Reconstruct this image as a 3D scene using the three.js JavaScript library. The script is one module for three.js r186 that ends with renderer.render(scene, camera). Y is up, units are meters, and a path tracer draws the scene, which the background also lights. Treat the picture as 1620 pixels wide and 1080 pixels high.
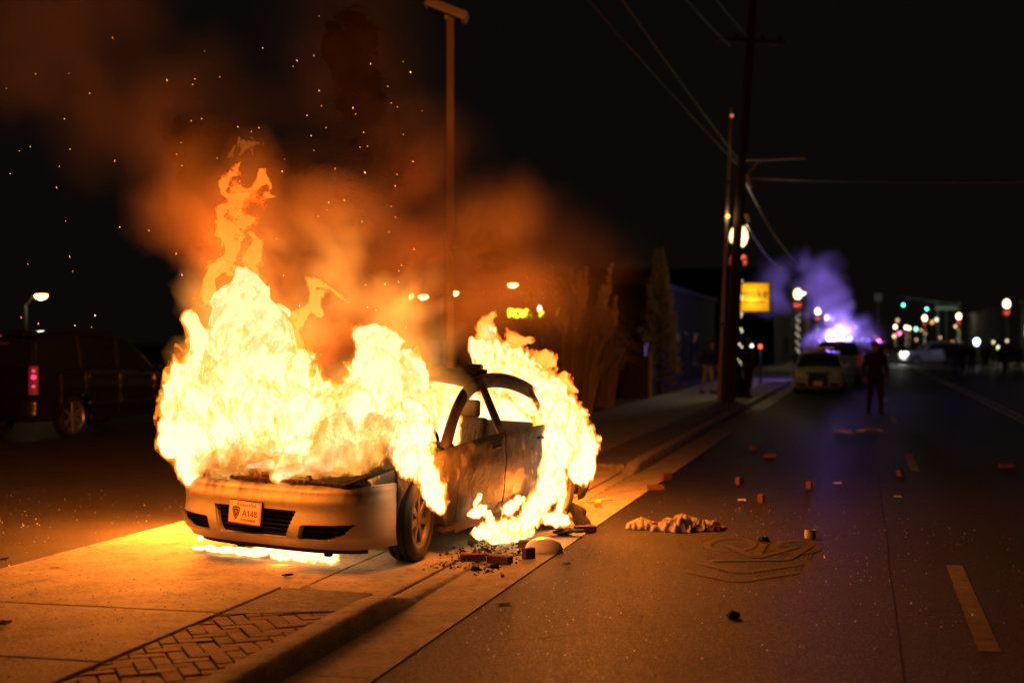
import * as THREE from 'three';
import { RoundedBoxGeometry } from 'three/addons/geometries/RoundedBoxGeometry.js';
import { mergeGeometries, mergeVertices, toCreasedNormals } from 'three/addons/utils/BufferGeometryUtils.js';

// ---------------------------------------------------------------- camera, sky, moonlight, exposure
const scene = new THREE.Scene();
const camera = new THREE.PerspectiveCamera(27.0, 1620 / 1080, 0.1, 3000);
camera.position.set(0, 1.8, 0);
camera.rotation.order = 'YXZ';
camera.rotation.y = THREE.MathUtils.degToRad(13.83);      // the road runs towards -z; the lens looks a little left of it
camera.rotation.x = THREE.MathUtils.degToRad(0.05);
camera.focus = 11.2;
camera.userData.fStop = 1.25;
const renderer = new THREE.WebGLRenderer({ antialias: true });
renderer.toneMapping = THREE.LinearToneMapping;
renderer.toneMappingExposure = 1;
renderer.shadowMap.enabled = true;
{
  const w = 64, h = 32, d = new Float32Array(w * h * 4);
  for (let j = 0; j < h; j++) {
    const up = Math.max(0, (j + 0.5) / h * 2 - 1), g = 1 - 0.35 * up;     // night sky over a town: a little warmer low down
    for (let i = 0; i < w; i++) d.set([0.0034 * g, 0.0026 * g, 0.0021 * g, 1], (j * w + i) * 4);
  }
  const sky = new THREE.DataTexture(d, w, h, THREE.RGBAFormat, THREE.FloatType);
  sky.mapping = THREE.EquirectangularReflectionMapping; sky.magFilter = THREE.LinearFilter; sky.needsUpdate = true;
  scene.background = sky; scene.environment = sky;
}
const moon = new THREE.DirectionalLight(new THREE.Color().setRGB(1, 0.86, 0.7), 0.012);
moon.position.set(30, 80, 40); moon.castShadow = true; moon.shadow.radius = 20;
moon.shadow.camera.left = moon.shadow.camera.bottom = -60; moon.shadow.camera.right = moon.shadow.camera.top = 60; moon.shadow.camera.far = 300;
moon.name = 'night_sky_light';
scene.add(moon);

// ---------------------------------------------------------------- helpers
let seedState = 7;
const seed = (n) => { seedState = n | 0; };
const rnd = () => { seedState = (seedState + 0x6d2b79f5) | 0; let t = Math.imul(seedState ^ (seedState >>> 15), 1 | seedState); t = (t + Math.imul(t ^ (t >>> 7), 61 | t)) ^ t; return ((t ^ (t >>> 14)) >>> 0) / 4294967296; };
const rr = (a, b) => a + (b - a) * rnd();
const clamp = (x, a = 0, b = 1) => Math.min(b, Math.max(a, x));
const lerp = (a, b, t) => a + (b - a) * t;
const sstep = (a, b, x) => { const t = clamp((x - a) / (b - a)); return t * t * (3 - 2 * t); };
const V = (x, y, z) => new THREE.Vector3(x, y, z);
const W = (X, s, y = 0) => new THREE.Vector3(X, y, -s);      // X across the road, s metres along it from the camera, y up
const used = new Map();
function numbered(n) { const k = used.get(n) ?? 0; used.set(n, k + 1); return k ? n + '_' + String(k).padStart(3, '0') : n; }
function tag(o, label, category, group, kind) {
  if (label) o.userData.label = label;
  if (category) o.userData.category = category;
  if (group) o.userData.group = group;
  if (kind) o.userData.kind = kind;
  return o;
}
function thing(name, label, category, pos = [0, 0, 0], turn = 0, group) {
  const o = new THREE.Group(); o.name = numbered(name); scene.add(o);
  if (pos.isVector3) o.position.copy(pos); else o.position.set(...pos);
  o.rotation.y = turn;
  return tag(o, label, category, group);
}
function part(name, geo, mat, parent, label) {
  const m = new THREE.Mesh(Array.isArray(geo) ? merge(geo) : geo, mat);
  m.name = name; m.castShadow = m.receiveShadow = true;
  parent.add(m);
  if (label) m.userData.label = label;
  return m;
}
function struct(name, geo, mat, parent = scene) {
  const m = part(parent === scene ? numbered(name) : name, geo, mat, parent);
  if (parent === scene) m.userData.kind = 'structure';
  return m;
}
function structGroup(name) { const o = new THREE.Group(); o.name = numbered(name); o.userData.kind = 'structure'; scene.add(o); return o; }
function copyOf(root, pos, turn, label, group) {
  const r = root.clone(); r.name = numbered(root.name.replace(/_\d{3}$/, '')); r.userData = { ...root.userData }; scene.add(r);
  if (pos) { if (pos.isVector3) r.position.copy(pos); else r.position.set(...pos); }
  if (turn !== undefined) r.rotation.y = turn;
  if (label) r.userData.label = label;
  if (group) r.userData.group = group;
  return r;
}
function norm(g) {                 // all merged pieces: no index, position + normal + uv only
  g = g.index ? g.toNonIndexed() : g;
  if (!g.attributes.normal) g.computeVertexNormals();
  if (!g.attributes.uv) g.setAttribute('uv', new THREE.BufferAttribute(new Float32Array(g.attributes.position.count * 2), 2));
  for (const k of Object.keys(g.attributes)) if (!['position', 'normal', 'uv'].includes(k)) g.deleteAttribute(k);
  g.groups = []; g.morphAttributes = {};
  return g;
}
const merge = (list) => list.length === 1 ? list[0] : mergeGeometries(list.map(norm));
function place(g, x = 0, y = 0, z = 0, rx = 0, ry = 0, rz = 0) {
  return g.applyMatrix4(new THREE.Matrix4().compose(V(x, y, z), new THREE.Quaternion().setFromEuler(new THREE.Euler(rx, ry, rz, 'YXZ')), V(1, 1, 1)));
}
const box = (w, h, d, x = 0, y = 0, z = 0, ry = 0, r = 0) => place(r ? new RoundedBoxGeometry(w, h, d, 2, r) : new THREE.BoxGeometry(w, h, d), x, y, z, 0, ry);
const cyl = (r0, r1, h, x = 0, y = 0, z = 0, n = 12) => place(new THREE.CylinderGeometry(r1, r0, h, n), x, y + h / 2, z);   // r0 at the foot
const ball = (r, x = 0, y = 0, z = 0, n = 12) => place(new THREE.SphereGeometry(r, n, Math.ceil(n * 0.7)), x, y, z);
const lathe = (pts, n = 24) => new THREE.LatheGeometry(pts.map((p) => new THREE.Vector2(p[0], p[1])), n);
function tube(pts, r, n = 24, k = 6) { return new THREE.TubeGeometry(new THREE.CatmullRomCurve3(pts.map((p) => p.isVector3 ? p : V(...p))), n, r, k); }
function bar(a, b, r0, r1 = r0, n = 8) {
  const d = b.clone().sub(a), g = new THREE.CylinderGeometry(r1, r0, d.length(), n);
  return g.applyMatrix4(new THREE.Matrix4().compose(a.clone().add(b).multiplyScalar(0.5), new THREE.Quaternion().setFromUnitVectors(V(0, 1, 0), d.normalize()), V(1, 1, 1)));
}
function spline(table) {           // smooth monotone-ish curve through [x, y] pairs
  const c = (i) => table[clamp(i, 0, table.length - 1)];
  return (x) => {
    if (x <= table[0][0]) return table[0][1];
    if (x >= table[table.length - 1][0]) return table[table.length - 1][1];
    let i = 0; while (x > table[i + 1][0]) i++;
    const [x0, y0] = c(i), [x1, y1] = c(i + 1), t = (x - x0) / (x1 - x0);
    const m = (a, b) => (c(b)[1] - c(a)[1]) / Math.max(1e-6, c(b)[0] - c(a)[0]);
    const m0 = m(i - 1, i + 1) * (x1 - x0), m1 = m(i, i + 2) * (x1 - x0), t2 = t * t, t3 = t2 * t;
    return (2 * t3 - 3 * t2 + 1) * y0 + (t3 - 2 * t2 + t) * m0 + (3 * t2 - 2 * t3) * y1 + (t3 - t2) * m1;
  };
}
// gradient noise
const PERM = new Uint8Array(512), GRAD = new Float32Array(256 * 3);
seed(4242);
{
  const p = [...Array(256).keys()]; for (let i = 255; i > 0; i--) { const j = Math.floor(rnd() * (i + 1)); [p[i], p[j]] = [p[j], p[i]]; }
  for (let i = 0; i < 512; i++) PERM[i] = p[i & 255];
  for (let i = 0; i < 256; i++) { const u = rr(-1, 1), a = rr(0, 6.2832), q = Math.sqrt(1 - u * u); GRAD.set([q * Math.cos(a), u, q * Math.sin(a)], i * 3); }
}
function noise(x, y, z) {
  const fx = Math.floor(x), fy = Math.floor(y), fz = Math.floor(z);
  x -= fx; y -= fy; z -= fz;
  const X = fx & 255, Y = fy & 255, Z = fz & 255;
  const u = x * x * x * (x * (x * 6 - 15) + 10), v = y * y * y * (y * (y * 6 - 15) + 10), w = z * z * z * (z * (z * 6 - 15) + 10);
  const A = PERM[X] + Y, B = PERM[X + 1] + Y, AA = PERM[A & 255] + Z, AB = PERM[(A + 1) & 255] + Z, BA = PERM[B & 255] + Z, BB = PERM[(B + 1) & 255] + Z;
  const d = (h, a, b, c) => { const k = PERM[h & 255] * 3; return GRAD[k] * a + GRAD[k + 1] * b + GRAD[k + 2] * c; };
  const x0 = d(AA, x, y, z) + u * (d(BA, x - 1, y, z) - d(AA, x, y, z)), x1 = d(AB, x, y - 1, z) + u * (d(BB, x - 1, y - 1, z) - d(AB, x, y - 1, z));
  const x2 = d(AA + 1, x, y, z - 1) + u * (d(BA + 1, x - 1, y, z - 1) - d(AA + 1, x, y, z - 1)), x3 = d(AB + 1, x, y - 1, z - 1) + u * (d(BB + 1, x - 1, y - 1, z - 1) - d(AB + 1, x, y - 1, z - 1));
  const y0 = x0 + v * (x1 - x0), y1 = x2 + v * (x3 - x2);
  return (y0 + w * (y1 - y0)) * 1.5;
}
const fbm = (x, y, z, o = 4) => { let s = 0, a = 0.5; for (let i = 0; i < o; i++) { s += a * noise(x, y, z); x = x * 2.03 + 17.1; y = y * 2.03 + 5.3; z = z * 2.03 + 9.7; a *= 0.5; } return s; };
// isosurface of a grid field (surface nets): positions in grid units, indexed triangles
function surfaceNets(f, nx, ny, nz, iso) {
  const at = (i, j, k) => i + nx * (j + ny * k), cell = new Int32Array(nx * ny * nz).fill(-1), pos = [], idx = [];
  const O = [0, 1, nx, nx + 1, nx * ny, nx * ny + 1, nx * ny + nx, nx * ny + nx + 1];
  const E = [[0, 1], [2, 3], [4, 5], [6, 7], [0, 2], [1, 3], [4, 6], [5, 7], [0, 4], [1, 5], [2, 6], [3, 7]];
  for (let k = 0; k < nz - 1; k++) for (let j = 0; j < ny - 1; j++) for (let i = 0; i < nx - 1; i++) {
    const b = at(i, j, k); let m = 0;
    for (let c = 0; c < 8; c++) if (f[b + O[c]] > iso) m |= 1 << c;
    if (m === 0 || m === 255) continue;
    let x = 0, y = 0, z = 0, n = 0;
    for (const [p, q] of E) {
      if (((m >> p) & 1) === ((m >> q) & 1)) continue;
      const a = f[b + O[p]], t = clamp((iso - a) / (f[b + O[q]] - a));
      x += (p & 1) + t * ((q & 1) - (p & 1)); y += ((p >> 1) & 1) + t * (((q >> 1) & 1) - ((p >> 1) & 1)); z += (p >> 2) + t * ((q >> 2) - (p >> 2)); n++;
    }
    cell[b] = pos.length / 3; pos.push(i + x / n, j + y / n, k + z / n);
  }
  const quad = (a, b, c, d, flip) => { if (a < 0 || b < 0 || c < 0 || d < 0) return; if (flip) idx.push(a, c, b, a, d, c); else idx.push(a, b, c, a, c, d); };
  for (let k = 1; k < nz - 1; k++) for (let j = 1; j < ny - 1; j++) for (let i = 1; i < nx - 1; i++) {
    const b = at(i, j, k), s = f[b] > iso;
    if (s !== (f[b + 1] > iso)) quad(cell[at(i, j - 1, k - 1)], cell[at(i, j, k - 1)], cell[b], cell[at(i, j - 1, k)], !s);
    if (s !== (f[b + nx] > iso)) quad(cell[at(i - 1, j, k - 1)], cell[at(i - 1, j, k)], cell[b], cell[at(i, j, k - 1)], !s);
    if (s !== (f[b + nx * ny] > iso)) quad(cell[at(i - 1, j - 1, k)], cell[at(i, j - 1, k)], cell[b], cell[at(i - 1, j, k)], !s);
  }
  return { pos, idx };
}
function gridGeo(fn, nu, nv, skirt = 0) {      // fn(u, v) -> [x, y, z, tu, tv]; skirt: the edges are turned inwards by that much
  const pos = [], uv = [], idx = [], n1 = nu + 1;
  for (let j = 0; j <= nv; j++) for (let i = 0; i <= nu; i++) { const p = fn(i / nu, j / nv); pos.push(p[0], p[1], p[2]); uv.push(p[3] ?? i / nu, p[4] ?? j / nv); }
  for (let j = 0; j < nv; j++) for (let i = 0; i < nu; i++) { const a = i + j * n1; idx.push(a, a + 1, a + n1 + 1, a, a + n1 + 1, a + n1); }
  let g = new THREE.BufferGeometry();
  g.setAttribute('position', new THREE.Float32BufferAttribute(pos, 3)); g.setAttribute('uv', new THREE.Float32BufferAttribute(uv, 2)); g.setIndex(idx); g.computeVertexNormals();
  if (!skirt) return g;
  const N = g.attributes.normal.array, ring = [];
  for (let i = 0; i < nu; i++) ring.push(i);
  for (let j = 0; j < nv; j++) ring.push(nu + j * n1);
  for (let i = nu; i > 0; i--) ring.push(i + nv * n1);
  for (let j = nv; j > 0; j--) ring.push(j * n1);
  const sp = [], su = [], si = [];
  ring.forEach((a) => { for (const d of [0, skirt]) { sp.push(pos[a * 3] - N[a * 3] * d, pos[a * 3 + 1] - N[a * 3 + 1] * d, pos[a * 3 + 2] - N[a * 3 + 2] * d); su.push(uv[a * 2], uv[a * 2 + 1]); } });
  ring.forEach((_, i) => { const a = i * 2, b = ((i + 1) % ring.length) * 2; si.push(a, a + 1, b + 1, a, b + 1, b); });
  const s = new THREE.BufferGeometry();
  s.setAttribute('position', new THREE.Float32BufferAttribute(sp, 3)); s.setAttribute('uv', new THREE.Float32BufferAttribute(su, 2)); s.setIndex(si);
  const sn = s.toNonIndexed(); sn.computeVertexNormals();
  return mergeGeometries([norm(g), norm(sn)]);
}
// ---------------------------------------------------------------- textures and materials
function tex(w, h, fn, { rep = 1, srgb = false, wrap = true } = {}) {      // fn(u, v) in 0..1 -> value or [r, g, b] in 0..1
  const d = new Uint8Array(w * h * 4);
  for (let j = 0; j < h; j++) for (let i = 0; i < w; i++) { const c = fn(i / w, j / h), a = Array.isArray(c) ? c : [c, c, c]; const o = (j * w + i) * 4; for (let k = 0; k < 3; k++) d[o + k] = clamp(a[k]) * 255; d[o + 3] = 255; }
  const t = new THREE.DataTexture(d, w, h, THREE.RGBAFormat);
  t.magFilter = t.minFilter = THREE.LinearFilter; if (wrap) t.wrapS = t.wrapT = THREE.RepeatWrapping;
  if (srgb) t.colorSpace = THREE.SRGBColorSpace;
  t.repeat.set(rep, rep); t.needsUpdate = true;
  return t;
}
// 2-D gradient noise that repeats every PX by PY units, and its sum of octaves
function noise2(x, y, PX, PY, s) {
  const fx = Math.floor(x), fy = Math.floor(y); x -= fx; y -= fy;
  const X0 = ((fx % PX) + PX) % PX, X1 = (X0 + 1) % PX, Y0 = ((fy % PY) + PY) % PY, Y1 = (Y0 + 1) % PY, u = x * x * (3 - 2 * x), v = y * y * (3 - 2 * y);
  const d = (i, j, a, b) => { const k = PERM[(PERM[(PERM[i & 255] + j) & 255] + s) & 255] * 3; return (GRAD[k] * a + GRAD[k + 2] * b + 0.35 * GRAD[k + 1]); };
  const a = d(X0, Y0, x, y), b = d(X1, Y0, x - 1, y), c = d(X0, Y1, x, y - 1), e = d(X1, Y1, x - 1, y - 1);
  return (a + u * (b - a) + v * (c - a + u * (a - b - c + e))) * 1.5;
}
function tf(u, v, PX, PY, s, o) { let r = 0, a = 0.5, x = u * PX, y = v * PY; for (let i = 0; i < o; i++) { r += a * noise2(x, y, PX, PY, s + i * 13); x *= 2; y *= 2; PX *= 2; PY *= 2; a *= 0.5; } return r; }
const lin = (r, g, b) => new THREE.Color().setRGB(r, g, b);
const std = (o) => new THREE.MeshStandardMaterial(o);
const plain = (r, g, b, rough = 0.7, metal = 0) => std({ color: lin(r, g, b), roughness: rough, metalness: metal });
seed(99);
const T = {};
T.asphalt = (() => { const g = new Float32Array(1024 * 1024); for (let i = 0; i < g.length; i++) g[i] = rnd(); const n = 1024;
  const val = (i, j) => { const a = g[i + j * n], b = g[((i >> 1) + (j >> 1) * n + 777) % g.length], c = g[((i >> 2) + (j >> 2) * n + 3131) % g.length]; return 0.45 * a + 0.35 * b + 0.2 * c; };
  return { map: tex(n, n, (u, v) => { const i = Math.round(u * n), j = Math.round(v * n), q = val(i, j), m = 0.5 + 0.5 * tf(u, v, 6, 6, 3, 4); const e = 0.55 + 0.5 * m; return [(0.62 + 0.55 * (q - 0.5)) * e, (0.6 + 0.55 * (q - 0.5)) * e, (0.58 + 0.55 * (q - 0.5)) * e]; }),
    bump: tex(n, n, (u, v) => { const i = Math.round(u * n), j = Math.round(v * n), b = g[((i >> 1) + (j >> 1) * n + 777) % g.length], c = g[((i >> 2) + (j >> 2) * n + 3131) % g.length]; return 0.6 * b + 0.4 * c; }),
    rough: tex(n, n, (u, v) => { const i = Math.round(u * n), j = Math.round(v * n), b = g[((i >> 1) + (j >> 1) * n + 777) % g.length]; return b > 0.9 ? 0.28 : 0.62 + 0.25 * b; }) }; })();
T.concrete = { map: tex(1024, 1024, (u, v) => { const crack = Math.abs(tf(u, v, 3, 3, 91, 5)) < 0.006 ? 0.3 : 0; const a = tf(u, v, 7, 7, 1, 5), b = tf(u, v, 60, 60, 8, 3), sp = noise2(u * 40, v * 40, 40, 40, 5), st = tf(u, v, 14, 14, 12, 4); let q = 0.74 + 0.32 * a + 0.22 * b - (sp > 0.62 ? 0.25 : 0) - 0.6 * Math.max(0, st - 0.1) - crack; return [q, q * 0.97, q * 0.9]; }),
  bump: tex(1024, 1024, (u, v) => 0.5 + 0.5 * tf(u, v, 90, 90, 21, 3) + 0.3 * tf(u, v, 12, 12, 2, 3)) };
T.grain = tex(512, 512, (u, v) => 0.62 + 0.5 * tf(u, v, 12, 12, 31, 5) + 0.2 * noise2(u * 60, v * 60, 60, 60, 3));
T.soot = tex(1024, 512, (u, v) => {      // once over the bumper: u across, v up; soot and heat stains run down from the burnt edge
  const ed = 0.5 + 0.5 * tf(u, 0.3, 9, 1, 44, 5), st = tf(u, v, 34, 3, 52, 5), bl = tf(u, v, 8, 5, 60, 5), top = sstep(0.8 - 0.22 * ed, 0.97, v + 0.06 * st), low = sstep(0.25, 0.1, v + 0.1 * bl);
  const d = clamp(0.85 * top + 0.3 * Math.max(0, st * 1.6) * sstep(0.35, 0.8, v) + 0.45 * Math.max(0, bl - 0.12) + 0.45 * low), q = 0.97 + 0.06 * tf(u, v, 40, 20, 8, 3);
  return [q * (1 - 0.88 * d), q * 0.985 * (1 - 0.92 * d), q * 0.95 * (1 - 0.95 * d)]; });
T.soot.repeat.set(0.5, 1.82); T.soot.offset.set(0.5, -0.27);
T.worn = tex(512, 512, (u, v) => { const q = 0.75 + 0.5 * tf(u, v, 9, 9, 31, 5) - 0.75 * Math.max(0, tf(u, v, 16, 16, 12, 5) - 0.02); return Math.max(0.25, q); });
T.wood = tex(256, 1024, (u, v) => { const q = 0.6 + 0.5 * tf(u, v, 48, 3, 41, 4); return [q, q * 0.86, q * 0.7]; });
T.burnt = tex(1024, 1024, (u, v) => {
  const a = tf(u, v, 5, 5, 51, 5), b = tf(u, v, 11, 11, 61, 5), c = tf(u, v, 40, 40, 71, 4), run = tf(u, v, 9, 5, 77, 4);
  const bare = sstep(-0.22, 0.4, a * 0.9 + run * 0.15 + 0.25 * b), flake = sstep(0.1, 0.2, b + 0.3 * c);
  let col = [lerp(0.014, 0.11, bare), lerp(0.011, 0.075, bare), lerp(0.009, 0.05, bare)];
  col = col.map((x, k) => lerp(x, [0.018, 0.014, 0.012][k], flake * 0.6));
  const pale = sstep(0.2, 0.42, a - 0.4 * b) * 0.3; col = col.map((x, k) => lerp(x, [0.5, 0.42, 0.33][k], pale));
  return col.map((x) => Math.pow(clamp(x * (1 + 0.5 * c)), 1 / 2.2));
}, { srgb: true });
T.burntBump = tex(512, 512, (u, v) => 0.5 + 0.6 * tf(u, v, 11, 11, 61, 5) + 0.3 * tf(u, v, 40, 40, 71, 3));
const reps = (t, a, b = a) => { const c = t.clone(); c.repeat.set(a, b); c.needsUpdate = true; return c; };
const M = {
  asphalt: new THREE.MeshPhysicalMaterial({ specularIntensity: 0.3, color: lin(0.026, 0.023, 0.02), map: reps(T.asphalt.map, 0.55), bumpMap: reps(T.asphalt.bump, 0.55), bumpScale: 0.011, roughnessMap: reps(T.asphalt.rough, 0.55), roughness: 1 }),
  asphaltPatch: new THREE.MeshPhysicalMaterial({ specularIntensity: 0.4, color: lin(0.024, 0.021, 0.018), map: reps(T.asphalt.map, 0.9), bumpMap: reps(T.asphalt.bump, 0.7), bumpScale: 0.008, roughness: 0.8 }),
  lot: std({ color: lin(0.15, 0.125, 0.1), map: reps(T.asphalt.map, 0.43), bumpMap: reps(T.asphalt.bump, 0.43), bumpScale: 0.012, roughnessMap: reps(T.asphalt.rough, 0.43), roughness: 0.95 }),
  farground: std({ color: lin(0.05, 0.045, 0.038), map: reps(T.grain, 0.2), roughness: 0.95 }),
  concrete: std({ color: lin(0.44, 0.4, 0.34), map: reps(T.concrete.map, 0.5), bumpMap: reps(T.concrete.bump, 0.5), bumpScale: 0.006, roughness: 0.85 }),
  kerb: std({ color: lin(0.38, 0.35, 0.3), map: reps(T.concrete.map, 0.8), bumpMap: reps(T.concrete.bump, 0.8), bumpScale: 0.006, roughness: 0.88 }),
  gutter: std({ color: lin(0.33, 0.3, 0.26), map: reps(T.concrete.map, 0.6), bumpMap: reps(T.concrete.bump, 0.6), bumpScale: 0.006, roughness: 0.85 }),
  stone: std({ color: lin(0.2, 0.18, 0.15), map: reps(T.grain, 1.3), bumpMap: reps(T.grain, 1.3), bumpScale: 0.02, roughness: 0.8 }),
  bricks: [[0.26, 0.085, 0.045], [0.21, 0.065, 0.035], [0.3, 0.11, 0.06], [0.17, 0.06, 0.04]].map((c) => std({ color: lin(...c), map: reps(T.grain, 3), bumpMap: reps(T.grain, 4), bumpScale: 0.004, roughness: 0.8 })),
  sand: plain(0.075, 0.052, 0.036, 0.95),
  paint: std({ color: lin(0.15, 0.125, 0.095), map: reps(T.worn, 0.9), roughness: 0.8 }),
  paintFaint: new THREE.MeshPhysicalMaterial({ specularIntensity: 0.3, color: lin(0.05, 0.041, 0.032), map: reps(T.worn, 1.1), roughness: 0.8 }),
  yellowPaint: std({ color: lin(0.42, 0.26, 0.05), map: reps(T.grain, 1.3), roughness: 0.8 }),
  whiteCar: new THREE.MeshPhysicalMaterial({ color: lin(0.36, 0.37, 0.4), roughness: 0.45, clearcoat: 0.6, clearcoatRoughness: 0.15 }),
  sootCar: new THREE.MeshPhysicalMaterial({ color: lin(0.62, 0.58, 0.51), map: T.soot, bumpMap: reps(T.grain, 0.8), bumpScale: 0.002, roughness: 0.42, clearcoat: 0.35, clearcoatRoughness: 0.3 }),
  darkCar: new THREE.MeshPhysicalMaterial({ color: lin(0.012, 0.012, 0.013), roughness: 0.35, clearcoat: 1, clearcoatRoughness: 0.06 }),
  burnt: std({ map: reps(T.burnt, 0.72), bumpMap: reps(T.burntBump, 0.72), bumpScale: 0.012, roughness: 0.8, metalness: 0.1 }),
  char: std({ color: lin(0.03, 0.024, 0.02), map: reps(T.grain, 3), bumpMap: reps(T.burntBump, 2), bumpScale: 0.02, roughness: 0.85 }),
  rust: std({ color: lin(0.16, 0.075, 0.035), map: reps(T.grain, 3), bumpMap: reps(T.burntBump, 2), bumpScale: 0.01, roughness: 0.8, metalness: 0.2 }),
  black: plain(0.012, 0.012, 0.012, 0.6), blackGloss: plain(0.01, 0.01, 0.011, 0.15), rubber: std({ color: lin(0.02, 0.019, 0.018), roughness: 0.75, map: reps(T.grain, 2) }),
  glass: new THREE.MeshPhysicalMaterial({ color: lin(0.02, 0.022, 0.025), roughness: 0.05, metalness: 0, clearcoat: 1 }),
  steel: plain(0.45, 0.44, 0.42, 0.4, 0.9), rim: plain(0.5, 0.48, 0.45, 0.35, 0.85), chrome: plain(0.7, 0.7, 0.7, 0.12, 1), galv: plain(0.32, 0.31, 0.3, 0.55, 0.6),
  darkMetal: plain(0.02, 0.02, 0.02, 0.5, 0.4), postGreen: plain(0.018, 0.022, 0.02, 0.45, 0.3),
  pole: std({ color: lin(0.05, 0.04, 0.032), map: reps(T.wood, 3, 0.5), bumpMap: reps(T.wood, 3, 0.5), bumpScale: 0.01, roughness: 0.9 }),
  fence: std({ color: lin(0.16, 0.11, 0.07), map: reps(T.wood, 1.5, 0.5), bumpMap: reps(T.wood, 1.5, 0.5), bumpScale: 0.004, roughness: 0.85 }),
  wire: plain(0.16, 0.15, 0.14, 0.5, 0.2), cloth: std({ color: lin(0.36, 0.31, 0.25), map: reps(T.grain, 5), roughness: 0.95, side: THREE.DoubleSide }), clothDark: std({ color: lin(0.1, 0.03, 0.025), roughness: 0.95, side: THREE.DoubleSide }),
  wall: std({ color: lin(0.022, 0.018, 0.014), map: reps(T.grain, 0.6), roughness: 0.9 }), roof: plain(0.04, 0.038, 0.035, 0.9),
  ash: std({ color: lin(0.07, 0.062, 0.055), map: reps(T.grain, 4), roughness: 0.95 }), shard: new THREE.MeshPhysicalMaterial({ color: lin(0.75, 0.78, 0.75), roughness: 0.08, metalness: 0.2, clearcoat: 1 }),
};
const glow = (r, g, b, base = 0.2) => std({ color: lin(base, base, base), emissive: lin(r, g, b), emissiveIntensity: 1, roughness: 0.5 });
function lamp(parent, x, y, z, color, power, size = 0.1, name = 'lamp_light') {
  const l = new THREE.PointLight(lin(...color), power); l.position.set(x, y, z); l.name = name; l.castShadow = true; l.shadow.radius = size / 0.02; parent.add(l); return l;
}
// ---------------------------------------------------------------- ground, road, pavement
const ROAD_L = -2.52, KERB = -3.0, KERB_IN = -3.17, STRIP = -3.85, WALK = -6.2;
function sheet(X0, X1, s0, s1, y, nx = 1, ns = 1) {
  return gridGeo((u, v) => { const X = lerp(X0, X1, u), s = lerp(s0, s1, v); return [X, y, -s, X, s]; }, nx, ns);
}
struct('ground', sheet(-900, 900, -60, 1600, -0.09, 8, 8), M.farground);
struct('road', sheet(ROAD_L, 10.2, -12, 700, 0), M.asphalt);
struct('parking_lot', sheet(-60, WALK - 0.02, -12, 120, 0.085), M.lot);
struct('far_pavement', sheet(10.35, 13, -12, 500, 0.13), M.concrete);
struct('far_kerb', box(0.15, 0.16, 512, 10.275, 0.055, -244), M.kerb);
function slabGeo(poly, y, th = 0.1, bev = 0.012) {      // polygon of [X, s] with worn edges
  const sh = new THREE.Shape(poly.map(([X, s]) => new THREE.Vector2(X, s)));
  const g = new THREE.ExtrudeGeometry(sh, { depth: th - bev, bevelEnabled: true, bevelThickness: bev, bevelSize: bev, bevelOffset: -bev, bevelSegments: 2 });
  g.applyMatrix4(new THREE.Matrix4().set(1, 0, 0, 0, 0, 0, 1, 0, 0, -1, 0, 0, 0, 0, 0, 1));   // (X, s, h) -> (X, h, -s)
  const p = g.attributes.position;
  for (let i = 0; i < p.count; i++) p.setY(i, p.getY(i) - th + (typeof y === 'function' ? y(p.getX(i), -p.getZ(i)) : y));
  g.computeVertexNormals();
  return g;
}
const apronY = (X) => 0.13 - 0.028 * (X - WALK);
const walk = structGroup('sidewalk');
{
  struct('slab_bed', [sheet(WALK + 0.01, KERB_IN - 0.01, -12, 9.2, 0.045), sheet(WALK + 0.01, KERB_IN - 0.01, 9.2, 19.4, 0.012), sheet(WALK + 0.01, KERB_IN - 0.01, 19.4, 260, 0.045)], M.sand, walk);
  const skew = (X) => lerp(10.5, 9.1, (X - WALK) / (STRIP - WALK));
  let s0 = -1.4;
  for (const s1 of [0.0, 1.35, 2.7, 4.05, 5.4, 6.72, 8.12]) { struct('paving_slab', slabGeo([[WALK, s0], [STRIP - 0.02, s0], [STRIP - 0.02, s1 - 0.012], [WALK, s1 - 0.012]], 0.13), M.concrete, walk); s0 = s1; }
  struct('paving_slab', slabGeo([[WALK, 8.12], [STRIP - 0.02, 8.12], [STRIP - 0.02, skew(STRIP) - 0.012], [WALK, skew(WALK) - 0.012]], 0.13), M.concrete, walk);
  struct('stone_slab', slabGeo([[STRIP, 8.08], [KERB_IN - 0.015, 8.35], [KERB_IN - 0.015, 9.02], [STRIP, 9.08]], 0.127), M.stone, walk);
  // driveway apron, laid sloping towards the road
  for (const [a, b, c, d] of [[skew(WALK), skew(STRIP), 12.4, 12.1], [12.41, 12.11, 14.9, 14.7], [14.91, 14.71, 17.2, 17.1], [17.21, 17.11, 19.5, 19.5]])
    struct('apron_slab', slabGeo([[WALK, a], [STRIP - 0.01, b], [STRIP - 0.01, d], [WALK, c]], apronY), M.concrete, walk);
  for (const [a, b] of [[9.1, 12.1], [12.11, 14.7], [14.71, 17.1], [17.11, 19.3]])
    struct('apron_slab', slabGeo([[STRIP, a], [KERB_IN - 0.015, a], [KERB_IN - 0.015, b], [STRIP, b]], apronY), M.concrete, walk);
  for (let s = 19.52; s < 62; s += 1.5) struct('paving_slab', slabGeo([[WALK, s], [STRIP - 0.02, s], [STRIP - 0.02, s + 1.488], [WALK, s + 1.488]], 0.13), M.concrete, walk);
  struct('paving', sheet(WALK, KERB_IN, 62.5, 260, 0.13), M.concrete, walk);
  for (let s = 19.4; s < 62; s += 3.0) struct('verge_slab', slabGeo([[STRIP, s], [KERB_IN - 0.01, s], [KERB_IN - 0.01, s + 2.99], [STRIP, s + 2.99]], 0.122), M.stone, walk);
}
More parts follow.
